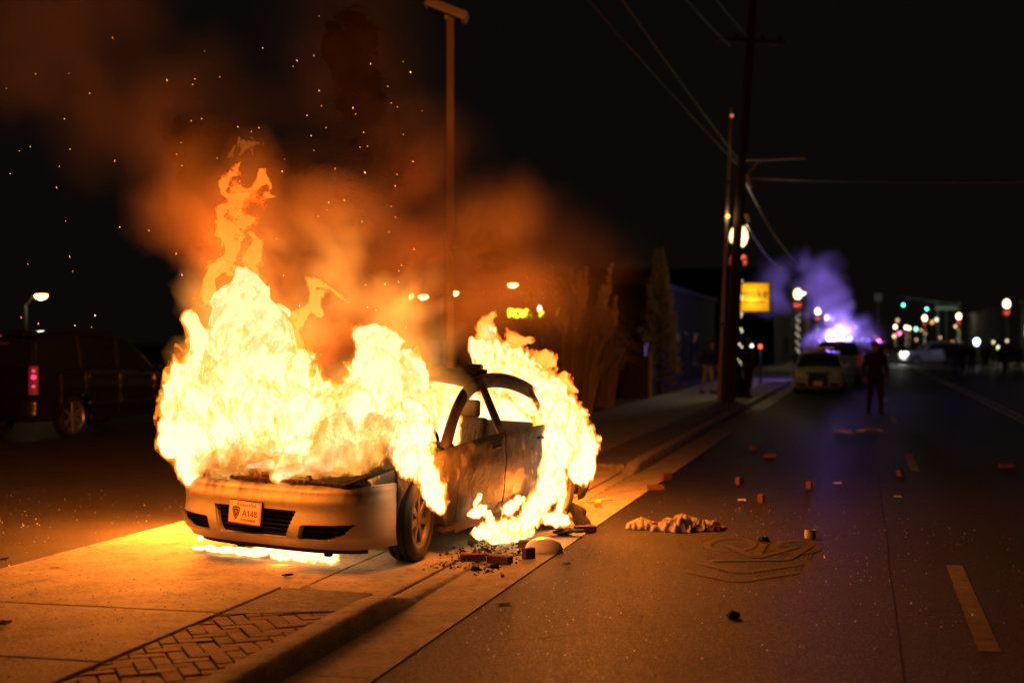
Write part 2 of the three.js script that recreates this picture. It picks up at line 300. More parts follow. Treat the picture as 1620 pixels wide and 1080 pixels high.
// herringbone brick strip beside the kerb
const strip = structGroup('brick_strip');
{
  const L = 0.2, B = 0.1, gap = 0.0035; seed(5);
  const x0 = STRIP + 0.004, x1 = KERB_IN - 0.012, c = Math.cos(0.62), s = Math.sin(0.62);
  const edge = [[x0, 5.0], [x1, 5.0], [x1, 8.08 + 0.39 * (x1 - STRIP) - 0.012], [x0, 8.07]];
  const clip = (poly) => { let out = poly; for (let i = 0; i < 4; i++) { const [ax, ay] = edge[i], [bx, by] = edge[(i + 1) % 4], side = (p) => (bx - ax) * (p[1] - ay) - (by - ay) * (p[0] - ax), inp = out; out = []; for (let j = 0; j < inp.length; j++) { const p = inp[j], q = inp[(j + 1) % inp.length], sp = side(p), sq = side(q); if (sp >= 0) out.push(p); if ((sp >= 0) !== (sq >= 0)) { const t = sp / (sp - sq); out.push([lerp(p[0], q[0], t), lerp(p[1], q[1], t)]); } } if (out.length < 3) return []; } return out; };
  const area = (p) => Math.abs(p.reduce((q, a, i) => { const b = p[(i + 1) % p.length]; return q + a[0] * b[1] - a[1] * b[0]; }, 0)) / 2;
  for (let a = -60; a < 60; a++) for (let b = -60; b < 60; b++) {          // herringbone lattice: a lying brick and a standing one in turn
    const q = ((a - b) % 4 + 4) % 4; if (q !== 0 && q !== 3) continue;
    const w = q === 0 ? L : B, h = q === 0 ? B : L, p0 = a * B, p1 = b * B;
    const poly = clip([[p0 + gap, p1 + gap], [p0 + w - gap, p1 + gap], [p0 + w - gap, p1 + h - gap], [p0 + gap, p1 + h - gap]].map(([u, v]) => [-3.5 + u * c - v * s, 6.8 + u * s + v * c]));
    if (poly.length < 3 || area(poly) < 0.0012) continue;
    const tx = rr(-0.03, 0.03), tz = rr(-0.03, 0.03), y = 0.124 + rr(-0.004, 0.003), mx = poly[0][0], ms = poly[0][1];
    struct('brick', slabGeo(poly, (X, S) => y + tx * (X - mx) + tz * (S - ms), 0.05, 0.006), M.bricks[Math.floor(rnd() * 4)], strip);
  }
  struct('mortar_bed', sheet(x0, x1, 4.2, 8.1, 0.099), M.sand, strip);
}
// kerb, in cast lengths, dropping at the driveway
const kerb = structGroup('kerb');
{
  const top = (s) => 0.14 - 0.105 * (sstep(8.75, 9.5, s) - sstep(19.0, 19.75, s));
  const run = (s0, s1, n) => {
    const prof = (s) => { const h = top(s), r = 0.028; return [[KERB_IN, -0.05], [KERB_IN, h - 0.006], [KERB_IN + 0.008, h], [KERB - r - 0.008, h], [KERB - 0.014, h - 0.008], [KERB - 0.004, h - r], [KERB + 0.012, 0.004], [KERB + 0.012, -0.05]]; };
    const pos = [], uv = [], idx = [], ends = [];
    for (let i = 0; i <= n; i++) { const s = lerp(s0, s1, i / n), p = prof(s); let l = 0; p.forEach(([X, y], j) => { if (j) l += Math.hypot(X - p[j - 1][0], y - p[j - 1][1]); pos.push(X, y, -s); uv.push(s, l); }); }
    for (let i = 0; i < n; i++) for (let j = 0; j < 7; j++) { const a = i * 8 + j; idx.push(a, a + 1, a + 9, a, a + 9, a + 8); }
    for (const e of [0, n]) for (let j = 1; j < 7; j++) idx.push(e * 8, e * 8 + j, e * 8 + j + 1);
    const g = new THREE.BufferGeometry(); g.setAttribute('position', new THREE.Float32BufferAttribute(pos, 3)); g.setAttribute('uv', new THREE.Float32BufferAttribute(uv, 2)); g.setIndex(idx);
    return toCreasedNormals(g, 0.9);
  };
  const cuts = [-2, 1, 3.8, 6.6, 9.42, 11.55, 14.1, 16.6, 19.05, 22, 25, 28, 31, 34, 37, 40, 46, 52, 60, 260];
  for (let i = 0; i < cuts.length - 1; i++) struct('kerb_stone', run(cuts[i], cuts[i + 1] - 0.008, 12), M.kerb, kerb);
}
const gutter = structGroup('gutter');
{ const cuts = [-2, 1.2, 4.2, 7.2, 8.95, 11.9, 14.9, 17.9, 20.9, 24, 27, 30, 34, 38, 44, 50, 260];
  for (let i = 0; i < cuts.length - 1; i++) struct('gutter_slab', gridGeo((u, v) => { const X = lerp(KERB + 0.005, ROAD_L, u), s = lerp(cuts[i], cuts[i + 1] - 0.01, v); return [X, lerp(0.005, 0.009, u) , -s, X, s]; }, 1, 1, 0.006), M.gutter, gutter); }
// paint on the road
const marks = structGroup('road_markings');
for (let k = 0; k < 14; k++) { const s = 8.7 + 12 * k; struct('lane_dash', sheet(0.66, 0.79, s, s + 3.3, 0.004, 1, 1), M.paint, marks); }
for (const X of [3.5, 3.74]) struct('centre_line', sheet(X, X + 0.11, -10, 110, 0.004), M.yellowPaint, marks);
{ // tar seams and a patch in the asphalt
  seed(17); M.tar = new THREE.MeshPhysicalMaterial({ color: lin(0.01, 0.0095, 0.009), roughness: 0.9, specularIntensity: 0.2 });
  const seam = (f, s0, s1, w) => struct('tar_seam', gridGeo((u, v) => { const s = lerp(s0, s1, v), X = f(s) + (u - 0.5) * w * (1 + 0.8 * noise(s * 2, 3, w * 50)); return [X, 0.0025, -s, X, s]; }, 1, 160), M.tar, marks);
  seam((s) => 0.22 + 0.02 * noise(s * 0.4, 1, 2), 5, 40, 0.011); seam((s) => -2.0 + 1.7 * (s - 8.4) / 1.2 + 0.05 * noise(s * 6, 7, 2), 8.1, 9.5, 0.012);
  struct('asphalt_patch', gridGeo((u, v) => { const X = lerp(-0.2, 0.5, u) + 0.03 * noise(v * 7, 2, 4), s = lerp(6.2, 7.6, v) + 0.04 * noise(u * 7, 9, 4); return [X, 0.0022, -s, X * 1.7, s * 1.7]; }, 10, 10), M.asphaltPatch, marks); }
{ // worn bicycle-lane symbol: two wheels, frame, two chevrons
  const flat = (pts, w, y = 0.004) => { const g = []; for (let i = 0; i < pts.length - 1; i++) { const [x0, s0] = pts[i], [x1, s1] = pts[i + 1], l = Math.hypot(x1 - x0, s1 - s0), nx = -(s1 - s0) / l * w / 2, ns = (x1 - x0) / l * w / 2; const b = new THREE.BufferGeometry();
    b.setAttribute('position', new THREE.Float32BufferAttribute([x0 + nx, y, -s0 - ns, x0 - nx, y, -s0 + ns, x1 - nx, y, -s1 + ns, x1 + nx, y, -s1 - ns], 3)); b.setAttribute('uv', new THREE.Float32BufferAttribute([x0 + nx, s0 + ns, x0 - nx, s0 - ns, x1 - nx, s1 - ns, x1 + nx, s1 + ns], 2)); b.setAttribute('normal', new THREE.Float32BufferAttribute([0, 1, 0, 0, 1, 0, 0, 1, 0, 0, 1, 0], 3)); b.setIndex([0, 1, 2, 0, 2, 3]); g.push(b); } return g; };
  const ring = (cx, cs, rx, rs) => [...Array(29).keys()].map((i) => [cx + rx * Math.cos(i / 28 * 6.2832), cs + rs * Math.sin(i / 28 * 6.2832)]);
  const sym = (p, w, y) => struct('bicycle_symbol', flat(p, w, y), M.paintFaint, marks);
  sym(ring(-1.14, 12.75, 0.2, 0.42), 0.07, 0.004); sym(ring(-0.56, 12.75, 0.19, 0.4), 0.07, 0.0042);
  sym([[-1.16, 12.7], [-0.86, 12.0], [-0.55, 12.75], [-0.85, 12.9], [-0.86, 12.02]], 0.07, 0.0056); sym([[-1.2, 11.75], [-0.6, 11.95], [-0.4, 13.1]], 0.07, 0.007);
  for (const [a, y] of [[0, 0.004], [0.42, 0.0044]]) struct('chevron', flat([[-1.36 + a * 0.2, 11.2 + a], [-0.92, 10.78 + a], [-0.48, 11.35 + a]], 0.09, y), M.paintFaint, marks);
}
// ---------------------------------------------------------------- vehicles. Local axes: +z ahead, +x the vehicle's own left, L = metres behind the front axle (z = -L)
const SEDAN = {
  front: -1.0, rear: 3.72, base: 2.7, arch: 0.39, tyre: 0.33, track: 0.79, sill: 0.25, bumperTop: 0.66, rearBumperTop: 0.62,
  half: spline([[-1.0, 0.62], [-0.9, 0.75], [-0.6, 0.87], [-0.2, 0.912], [0.6, 0.922], [2.5, 0.922], [3.0, 0.9], [3.4, 0.85], [3.72, 0.74]]),
  belt: spline([[-1, 0.62], [-0.85, 0.68], [-0.5, 0.765], [0, 0.83], [0.6, 0.9], [1.2, 0.945], [2.3, 0.985], [3.0, 0.99], [3.72, 0.96]]),
  rail: spline([[0.36, 0.885], [0.55, 1.04], [0.8, 1.22], [1.07, 1.36], [1.34, 1.435], [1.68, 1.455], [2.02, 1.42], [2.32, 1.335], [2.62, 1.2], [2.88, 1.06], [3.02, 0.99]]),
  A: 0.36, Cend: 3.02, roof0: 1.14, roof1: 2.27, cowl: 0.34, deck: 2.92, doors: [0.56, 1.42, 2.34], inset: 0.42, crown: 0.055,
};
const SUV = {
  front: -0.95, rear: 4.05, base: 2.95, arch: 0.44, tyre: 0.385, track: 0.82, sill: 0.4, bumperTop: 0.8, rearBumperTop: 0.78,
  half: spline([[-0.95, 0.72], [-0.85, 0.83], [-0.5, 0.94], [0, 0.98], [3.4, 0.98], [3.85, 0.95], [4.05, 0.9]]),
  belt: spline([[-0.95, 0.95], [-0.7, 1.04], [-0.2, 1.1], [0.6, 1.17], [1.4, 1.21], [4.05, 1.25]]),
  rail: spline([[0.5, 1.16], [0.75, 1.38], [1.05, 1.62], [1.4, 1.8], [1.9, 1.87], [2.8, 1.88], [3.5, 1.86], [3.85, 1.8], [3.98, 1.6], [4.05, 1.25]]),
  A: 0.5, Cend: 4.05, roof0: 1.36, roof1: 3.8, cowl: 0.48, deck: 99, doors: [0.62, 1.7, 2.72], inset: 0.2, crown: 0.06,
};
const BUMPER_HOLES = [
  [[-0.385, 0.47], [0.385, 0.47], [0.31, 0.265], [-0.31, 0.265]],
  [[0.45, 0.37], [0.43, 0.345], [0.41, 0.26], [0.64, 0.262], [0.76, 0.31], [0.81, 0.38]],
];
BUMPER_HOLES.push(BUMPER_HOLES[1].map(([x, y]) => [-x, y]));
const inPoly = (p, x, y) => { let c = false; for (let i = 0, j = p.length - 1; i < p.length; j = i++) if ((p[i][1] > y) !== (p[j][1] > y) && x < (p[j][0] - p[i][0]) * (y - p[i][1]) / (p[j][1] - p[i][1]) + p[i][0]) c = !c; return c; };
function snapTo(p, x, y, d) { let best = d, r = null; for (let i = 0, j = p.length - 1; i < p.length; j = i++) { const ax = p[j][0], ay = p[j][1], bx = p[i][0] - ax, by = p[i][1] - ay, t = clamp(((x - ax) * bx + (y - ay) * by) / (bx * bx + by * by)), qx = ax + t * bx, qy = ay + t * by, e = Math.hypot(x - qx, y - qy); if (e < best) { best = e; r = [qx, qy]; } } return r; }
function makeTyre(r, w) { const q = r - 0.115, h = w / 2; const pr = [[q, -h + 0.02], [q + 0.02, -h + 0.005], [r - 0.05, -h], [r - 0.02, -h + 0.012], [r - 0.004, -h + 0.035]];
  for (const k of [-0.055, 0, 0.055]) pr.push([r, k - 0.014], [r, k - 0.006], [r - 0.01, k - 0.005], [r - 0.01, k + 0.005], [r, k + 0.006], [r, k + 0.014]);
  pr.push([r - 0.004, h - 0.035], [r - 0.02, h - 0.012], [r - 0.05, h], [q + 0.02, h - 0.005], [q, h - 0.02]);
  return toCreasedNormals(place(lathe(pr, 40), 0, 0, 0, 0, 0, Math.PI / 2), 0.6); }
function makeRim(r, w, spokes) { const q = r - 0.112, out = [], h = w / 2;
  out.push(place(lathe([[q - 0.03, -h + 0.02], [q - 0.028, h - 0.05], [q - 0.012, h - 0.03], [q, h - 0.012], [q + 0.008, h - 0.012]], 36), 0, 0, 0, 0, 0, -Math.PI / 2));
  out.push(place(lathe([[0.001, h - 0.03], [0.03, h - 0.03], [0.05, h - 0.038], [0.07, h - 0.06], [0.07, -0.02]], 20), 0, 0, 0, 0, 0, -Math.PI / 2));
  for (let i = 0; i < spokes; i++) { const a = i / spokes * 6.2832; out.push(place(new RoundedBoxGeometry(0.03, q - 0.05, 0.055 * (7 / spokes), 1, 0.008), h - 0.05, 0, 0).applyMatrix4(new THREE.Matrix4().makeTranslation(0, (q + 0.04) / 2, 0)).applyMatrix4(new THREE.Matrix4().makeRotationX(a))); }
  return out; }
function buildCar(P, root, opt) {
  const { paint, doorPaint = paint, glass = M.glass, burnt = false, side: SIDES = [1, -1] } = opt;
  const body = (L, y) => { const b = P.belt(L); let z = P.half(L); z -= 0.05 * Math.pow(clamp((b * 0.55 - y) / 0.3), 2); z += 0.014 * Math.exp(-Math.pow((y - b * 0.74) / 0.07, 2)); if (y > b - 0.03) z -= 0.02 * sstep(b - 0.03, b, y) + Math.max(0, y - b) * P.inset; return z; };
  const archLo = (L, c) => { const d = P.arch * P.arch - (L - c) * (L - c); return d > 0 ? P.tyre + Math.sqrt(d) : P.sill; };
  const lo = (L) => Math.max(P.sill, archLo(L, 0), archLo(L, P.base));
  const panel = (name, L0, L1, hi, m, nL = 26, nY = 12, low = lo) => { for (const sd of SIDES) part(name, gridGeo((u, v) => { const L = lerp(L0, L1, u), y = lerp(low(L), hi(L), v), uu = sd > 0 ? u : u; return [sd * body(L, y), y, -L, L + (sd > 0 ? 0 : 5), y]; }, nL, nY, 0.03), typeof m === 'function' ? m(sd) : m, root); };
  const [d0, d1, d2] = P.doors, seam = burnt ? 0.024 : 0.008;
  panel('fender', -P.arch, d0 - 0.008, P.belt, opt.fenderPaint ?? paint, 48);
  panel('front_door', d0, d1 - seam, P.belt, doorPaint, 24, 16);
  panel('rear_door', d1, d2 - seam, P.belt, doorPaint, 30, 16);
  panel('quarter_panel', d2, P.base + P.arch, P.belt, opt.rearPaint ?? paint, 40);
  panel('quarter_panel', P.base + P.arch, P.rear - 0.1, P.belt, opt.rearPaint ?? paint, 10, 12, () => P.sill);
  for (const sd of SIDES) {
    part('sill', box(0.07, 0.1, P.base - 2 * P.arch - 0.02, sd * (P.half(1) - 0.075), P.sill - 0.03, -P.base / 2, 0, 0.02), burnt ? M.rust : paint, root);
    part('door_handle', box(0.03, 0.025, 0.16, sd * (body(d1 - 0.2, P.belt(d1) - 0.12) + 0.012), P.belt(d1) - 0.12, -(d1 - 0.17), 0, 0.01), burnt ? M.char : opt.trim ?? M.chrome, root);
    part('door_handle', box(0.03, 0.025, 0.16, sd * (body(d2 - 0.2, P.belt(d2) - 0.12) + 0.012), P.belt(d2) - 0.12, -(d2 - 0.2), 0, 0.01), burnt ? M.char : opt.trim ?? M.chrome, root);
    // frame round the side windows: the swept roof rail with both end pillars, then the pillar between the doors
    const pts = []; for (let i = 0; i <= 30; i++) { const L = lerp(P.A, P.Cend, i / 30), y = P.rail(L); pts.push([L, y, body(L, y)]); }
    const railAt = (u) => { const q = u * 30, i = Math.min(29, Math.floor(q)), t = q - i; return [0, 1, 2].map((k) => lerp(pts[i][k], pts[i + 1][k], t)); };
    const wide = (u) => (burnt ? 0.09 : 0.065) + 0.05 * sstep(0.75, 1, u) + 0.02 * sstep(0.2, 0, u);
    part('window_frame', gridGeo((u, v) => { const [L, y, z] = railAt(u), w = wide(u), a = v * 6.2832, e = railAt(Math.min(1, u + 0.02)), f = railAt(Math.max(0, u - 0.02)), tl = Math.hypot(e[0] - f[0], e[1] - f[1]) || 1, nx = -(e[1] - f[1]) / tl, ny = (e[0] - f[0]) / tl, r = w * Math.cos(a) * 0.75 - w * 0.6, t = 0.035 * Math.sin(a); return [sd * (z - 0.035 + t), y + ny * r, -(L + nx * r), L * 0.5, v * 0.3]; }, 60, 12), burnt ? M.burnt : opt.pillar ?? paint, root);
    const pillar = (L, name, w, m, lean = 0.06) => { const y0 = P.belt(L) - 0.02, y1 = P.rail(L - lean) - 0.06; part(name, gridGeo((u, v) => { const y = lerp(y0, y1, v), a = u * 6.2832, LL = L - lean * v + w * (1 - 0.25 * v) * Math.cos(a); return [sd * (body(L, y) - 0.035 + 0.026 * Math.sin(a)), y, -LL, LL, y]; }, 12, 8), m, root); };
    pillar(d1, 'door_pillar', burnt ? 0.075 : 0.052, burnt ? M.burnt : M.black);
    if (P.deck < 90) pillar(d2 + 0.06, 'rear_pillar', burnt ? 0.05 : 0.026, burnt ? M.burnt : M.black, 0.14); else { pillar(d2 + 0.04, 'rear_pillar', 0.05, M.black, 0.02); }
    if (!burnt) for (const [a, b] of [[P.A + 0.14, d1 - 0.04], [d1 + 0.04, d2 + 0.02], [d2 + 0.08, P.Cend - 0.12]])
      part('side_window', gridGeo((u, v) => { const L = lerp(a, b, u), y = lerp(P.belt(L) - 0.01, Math.max(P.belt(L), P.rail(L) - 0.05), v); return [sd * (body(L, y) - 0.03), y, -L]; }, 14, 6), glass, root);
    if (!burnt || opt.mirrors) { const mz = P.half(d0) + 0.1, my = P.belt(d0) + 0.09; const mir = part('wing_mirror', [place(new THREE.SphereGeometry(0.1, 14, 10).scale(1.05, 0.72, 0.6), sd * mz, my, -d0 - 0.02), bar(V(sd * (mz - 0.14), my - 0.09, -d0), V(sd * (mz - 0.06), my - 0.02, -d0), 0.03, 0.03)], burnt ? M.char : paint, root); part('mirror_glass', place(new THREE.CircleGeometry(0.062, 16).scale(1.2, 0.8, 1), sd * mz, my, -d0 - 0.084, 0, Math.PI), M.chrome, mir); }
    if (P.sill < 0.3) part('wheel_housing', gridGeo((u, v) => { const a = lerp(-0.2, 3.34, u), z = lerp(0.55, body(0, 0.7) - 0.03, v); return [sd * z, P.tyre + (P.arch + 0.01) * Math.sin(a), (P.arch + 0.01) * Math.cos(a)]; }, 20, 1), M.black, root);
  }
  // bonnet, windscreen, roof, rear window, boot
  const top = (name, L0, L1, edge, m, drop = 0, nL = 20) => part(name, gridGeo((u, v) => { const L = lerp(L0, L1, v), z = lerp(-1, 1, u), e = edge(L); return [z * e[0], e[1] + e[2] * (1 - z * z) - (e[3] ?? 0) * Math.pow(Math.abs(z), 8), -L - (e[4] ?? 0) * (1 - z * z), z * e[0], L]; }, 24, nL, 0.025), m, root);
  top('bonnet', P.front + 0.13, P.cowl, (L) => [Math.min(body(L, P.belt(L)) - 0.012, P.half(L) * 0.985 - 0.02), P.belt(L) + 0.004, 0.07 * sstep(P.front, 0.2, L) + 0.01, 0, -0.1 * sstep(0.2, P.front, L)], opt.hoodPaint ?? paint);
  const edgeAt = (L) => [body(L, P.rail(L)) - 0.07, P.rail(L) - 0.012, P.crown];
  top('roof', P.roof0, P.roof1, (L) => edgeAt(L), burnt ? M.burnt : opt.roofPaint ?? paint);
  if (!burnt) top('windscreen', P.A + 0.03, P.roof0 - 0.01, (L) => [body(L, P.rail(L)) - 0.075, P.rail(L) - 0.02, lerp(0.02, P.crown, sstep(P.A, P.roof0, L)), 0, -0.14 * sstep(P.roof0, P.A, L)], glass);
  if (P.deck < 90) {
    if (!burnt) top('rear_window', P.roof1 + 0.01, P.Cend - 0.06, (L) => [body(L, P.rail(L)) - 0.08, P.rail(L) - 0.02, 0.05, 0, 0.08 * sstep(P.roof1, P.Cend, L)], glass);
    top('boot_lid', P.deck - 0.05, P.rear - 0.04, (L) => [P.half(L) - 0.06, P.belt(L) + 0.003, 0.03], opt.rearPaint ?? paint);
    part('boot_face', gridGeo((u, v) => { const z = lerp(-1, 1, u), y = lerp(0.6, P.belt(P.rear - 0.05), v); return [z * (P.half(P.rear - 0.06) - 0.05), y, -(P.rear - 0.05 + 0.05 * (1 - z * z) - 0.05 * v)]; }, 20, 6, 0.02), opt.rearPaint ?? paint, root);
  } else {
    part('tailgate', gridGeo((u, v) => { const z = lerp(-1, 1, u), y = lerp(0.75, P.belt(P.rear) + 0.02, v); return [z * (P.half(P.rear) - 0.05), y, -(P.rear - 0.02 + 0.05 * (1 - z * z))]; }, 16, 6, 0.02), paint, root);
    part('rear_window', gridGeo((u, v) => { const z = lerp(-1, 1, u), y = lerp(P.belt(P.rear) + 0.03, 1.78, v), L = lerp(P.rear - 0.02, 3.84, v * v); return [z * (body(3.9, y) - 0.08), y, -(L + 0.04 * (1 - z * z))]; }, 16, 6, 0.02), glass, root);
    part('rear_spoiler', box(1.3, 0.05, 0.16, 0, 1.85, -3.9, 0, 0.02), paint, root);
    part('high_brake_light', box(0.36, 0.022, 0.02, 0, 1.835, -3.99, 0, 0.006), opt.brakeGlow ?? M.brakeRed, root);
  }
  // bumpers wrapped round the nose and tail
  const wrap = (q, y, front, n = 3.4) => { const c = front ? -0.36 : P.rear - 0.62, A = front ? -P.front - 0.36 : 0.62, a = (1 - q) * Math.PI / 2, W = P.half(front ? -0.25 : P.rear - 0.7) - 0.012; const bt = front ? P.bumperTop : P.rearBumperTop;
    const out = 0.03 * Math.exp(-Math.pow((y - P.sill - 0.08) / 0.1, 2)) + 0.02 * Math.exp(-Math.pow((y - bt + 0.12) / 0.05, 2)) - 0.09 * sstep(bt - 0.05, bt + 0.03, y) - 0.09 * sstep(P.sill + 0.03, P.sill - 0.08, y);
    const si = Math.sin(a), co = Math.cos(a), sx = Math.sign(co) * Math.pow(Math.abs(co), 2 / n), sz = Math.pow(Math.max(0, si), 2 / n), tip = sstep(0.0, 0.35, sz);
    return [sx * (W + 0.2 * out * tip), y, (front ? 1 : -1) * ((front ? -c : c) + (A + out) * sz)]; };
  const y0 = P.sill - 0.07, fb = P.bumperTop, archCut = (y, c) => { const d = P.arch * P.arch - (y - P.tyre) * (y - P.tyre); return d > 0 ? Math.sqrt(d) : 0; };
  const holes = P === SEDAN ? BUMPER_HOLES : [];
  const bumper = (front) => {
    const nu = front ? (burnt ? 300 : 90) : 60, nv = front ? (burnt ? 70 : 24) : 12, ytop = front ? fb : P.rearBumperTop, pos = [], uv = [], drop = [];
    const cN = front ? -0.36 : P.rear - 0.62;
    for (let j = 0; j <= nv; j++) for (let i = 0; i <= nu; i++) {
      let q = lerp(-1, 1, i / nu), y = lerp(y0, ytop, j / nv), p = wrap(q, y, front);
      if (front) for (const h of holes) { const s = snapTo(h, p[0], y, burnt ? 0.007 : 0.022); if (s) { p = [s[0], s[1], p[2]]; } }
      const lim = front ? -archCut(p[1], 0) : P.base + archCut(p[1], P.base);            // follow the wheel arch
      if (front && Math.abs(p[0]) > 0.6) p[2] = Math.max(p[2], -lim - (archCut(p[1], 0) > 0 ? 0 : 0)); if (!front && Math.abs(p[0]) > 0.6) p[2] = Math.min(p[2], -lim);
      pos.push(p[0], p[1], p[2]); uv.push(p[0], p[1]);
      drop.push(front && holes.some((h) => inPoly(h, p[0], y) && p[2] > -cN + 0.15));
    }
    const idx = [], n1 = nu + 1;
    for (let j = 0; j < nv; j++) for (let i = 0; i < nu; i++) { const a = i + j * n1, cx = (pos[a * 3] + pos[(a + n1 + 1) * 3]) / 2, cy = (pos[a * 3 + 1] + pos[(a + n1 + 1) * 3 + 1]) / 2; if (front && holes.some((h) => inPoly(h, cx, cy)) && pos[a * 3 + 2] > 0.6) continue; idx.push(a, a + 1, a + n1 + 1, a, a + n1 + 1, a + n1); }
    const g = new THREE.BufferGeometry(); g.setAttribute('position', new THREE.Float32BufferAttribute(pos, 3)); g.setAttribute('uv', new THREE.Float32BufferAttribute(uv, 2)); g.setIndex(idx); g.computeVertexNormals();
    const list = [norm(g)];
    const lip = gridGeo((u, v) => { const p = wrap(lerp(-1, 1, u), ytop, front), k = 1 - 0.22 * v; return [p[0] * (1 - 0.1 * v), p[1] + 0.012 * v - 0.03 * v * v, p[2] - (front ? 1 : -1) * 0.16 * v * sstep(0.4, 0.9, Math.abs(p[2] - (front ? 0 : -P.base)))]; }, 60, 3); list.push(norm(lip));
    for (const h of front ? holes : []) {           // the returns of the openings
      const ring = []; for (let i = 0; i < h.length; i++) { const a = h[i], b = h[(i + 1) % h.length]; for (let t = 0; t < 6; t++) ring.push([lerp(a[0], b[0], t / 6), lerp(a[1], b[1], t / 6)]); }
      ring.push(ring[0]);
      const zAt = (x, y) => { let b = 0, e = 9; for (let t = -1; t <= 1.001; t += 0.01) { const p = wrap(t, y, true), d = Math.abs(p[0] - x); if (d < e && p[2] > 0.5) { e = d; b = p[2]; } } return b; };
      const zs = ring.map((p) => zAt(...p));
      list.push(norm(gridGeo((u, v) => { const i = Math.round(u * (ring.length - 1)); return [ring[i][0], ring[i][1], zs[i] - 0.001 - 0.06 * v]; }, ring.length - 1, 1)));
    }
    return part(front ? 'front_bumper' : 'rear_bumper', list, front ? opt.bumperPaint ?? paint : opt.rearPaint ?? paint, root);
  };
  const fbm_ = bumper(true); bumper(false);
  if (holes.length) {
    const slats = (x0, x1, ya, yb, n, z, yaw) => { const g = [box(x1 - x0, yb - ya, 0.01, 0, (ya + yb) / 2, -0.05)]; for (let i = 1; i < n; i++) g.push(box(x1 - x0, 0.008, 0.025, 0, lerp(ya, yb, i / n), -0.025)); return g.map((q) => place(q, 0, 0, 0, 0, yaw)).map((q) => place(q, (x0 + x1) / 2, 0, z)); };
    part('lower_grille', slats(-0.4, 0.4, 0.25, 0.48, 7, -P.front - 0.03, 0), M.black, fbm_);
    for (const sd of [1, -1]) part('fog_lamp_grille', slats(sd > 0 ? 0.4 : -0.82, sd > 0 ? 0.82 : -0.4, 0.25, 0.39, 4, -P.front - 0.1, sd * 0.32), M.black, fbm_);
    part('chin_spoiler', gridGeo((u, v) => { const p = wrap(lerp(-0.72, 0.72, u), y0, true); return [p[0] * 0.94, p[1] + 0.01 - 0.055 * v, p[2] - 0.09]; }, 30, 1, 0.01), M.black, fbm_);
  } else part('grille', [box(1.2, 0.2, 0.04, 0, 0.9, -P.front - 0.02, 0, 0.01), ...[0, 1, 2, 3].map((i) => box(1.16, 0.015, 0.02, 0, 0.84 + i * 0.04, -P.front + 0.005))], M.black, root);
  for (const sd of [1, -1]) {
    part('headlight', place(new THREE.SphereGeometry(1, 18, 12).scale(0.2, P === SEDAN ? 0.062 : 0.1, 0.15), sd * (P.half(-0.7) - 0.2), P.belt(-0.62) - (P === SEDAN ? 0.075 : 0.12), -P.front - (P === SEDAN ? 0.27 : 0.2), 0, sd * 0.55), opt.headlight?.(sd) ?? (burnt ? M.char : M.lens), root);
    const tl = part('tail_light', P === SEDAN ? box(0.26, 0.17, 0.1, sd * (P.half(P.rear - 0.15) - 0.17), 0.82, -P.rear + 0.07, sd * -0.3, 0.03) : box(0.14, 0.5, 0.12, sd * (P.half(P.rear) - 0.02), 1.06, -P.rear + 0.05, 0, 0.03), burnt ? M.char : opt.tail ?? M.brakeDim, root);
    if (P === SUV && opt.bulbs) for (const [dy, r] of [[0.17, 0.03], [0.06, 0.045], [-0.1, 0.03]]) part('tail_bulb', ball(r, sd * (P.half(P.rear) + 0.02), 1.06 + dy, -P.rear + 0.01, 10), opt.bulbs, tl);
  }
  if (P === SEDAN) part('radiator_grille', [box(0.9, 0.09, 0.03, 0, 0.69, -P.front - 0.1, 0, 0.01), ...[0, 1, 2].map((i) => box(0.86, 0.01, 0.03, 0, 0.665 + i * 0.025, -P.front - 0.088))], M.black, root);
  // what shows of the inside and the underside
  const floor = [box(P.half(1) * 1.75, 0.05, P.base - 0.5, 0, P.sill + 0.02, -P.base / 2), box(1.3, 0.3, 0.05, 0, P.sill + 0.4, -P.cowl - 0.05)];
  part('floor_pan', floor, M.char, root);
  part('dashboard', [box(P.half(1) * 1.7, 0.16, 0.3, 0, P.belt(0.7) - 0.09, -P.cowl - 0.28, 0, 0.05)], burnt ? M.char : M.black, root);
  for (const sd of [1, -1]) { const se = part('front_seat', [place(new RoundedBoxGeometry(0.48, 0.62, 0.12, 2, 0.05), sd * 0.37, P.sill + 0.5, -1.62, -0.22), place(new RoundedBoxGeometry(0.48, 0.12, 0.5, 2, 0.05), sd * 0.37, P.sill + 0.22, -1.38)], burnt ? M.char : M.black, root); part('head_rest', place(new RoundedBoxGeometry(0.24, 0.16, 0.08, 2, 0.03), sd * 0.37, P.sill + 0.88, -1.72), burnt ? M.char : M.black, se); }
  part('rear_seat', [place(new RoundedBoxGeometry(1.3, 0.55, 0.14, 2, 0.05), 0, P.sill + 0.45, -2.52, -0.2), box(1.3, 0.14, 0.45, 0, P.sill + 0.2, -2.25, 0, 0.05)], burnt ? M.char : M.black, root);
  const sw = part('steering_wheel', place(new THREE.TorusGeometry(0.17, 0.015, 8, 28), 0.37, P.belt(0.8) + 0.0, -P.cowl - 0.52, 0.5), M.char, root); part('steering_column', bar(V(0.37, P.belt(0.8), -P.cowl - 0.52), V(0.37, P.belt(0.8) - 0.1, -P.cowl - 0.3), 0.03), M.char, sw);
  // wheels
  const tg = makeTyre(P.tyre, 0.225), rg = merge(makeRim(P.tyre, 0.225, opt.spokes ?? 7));
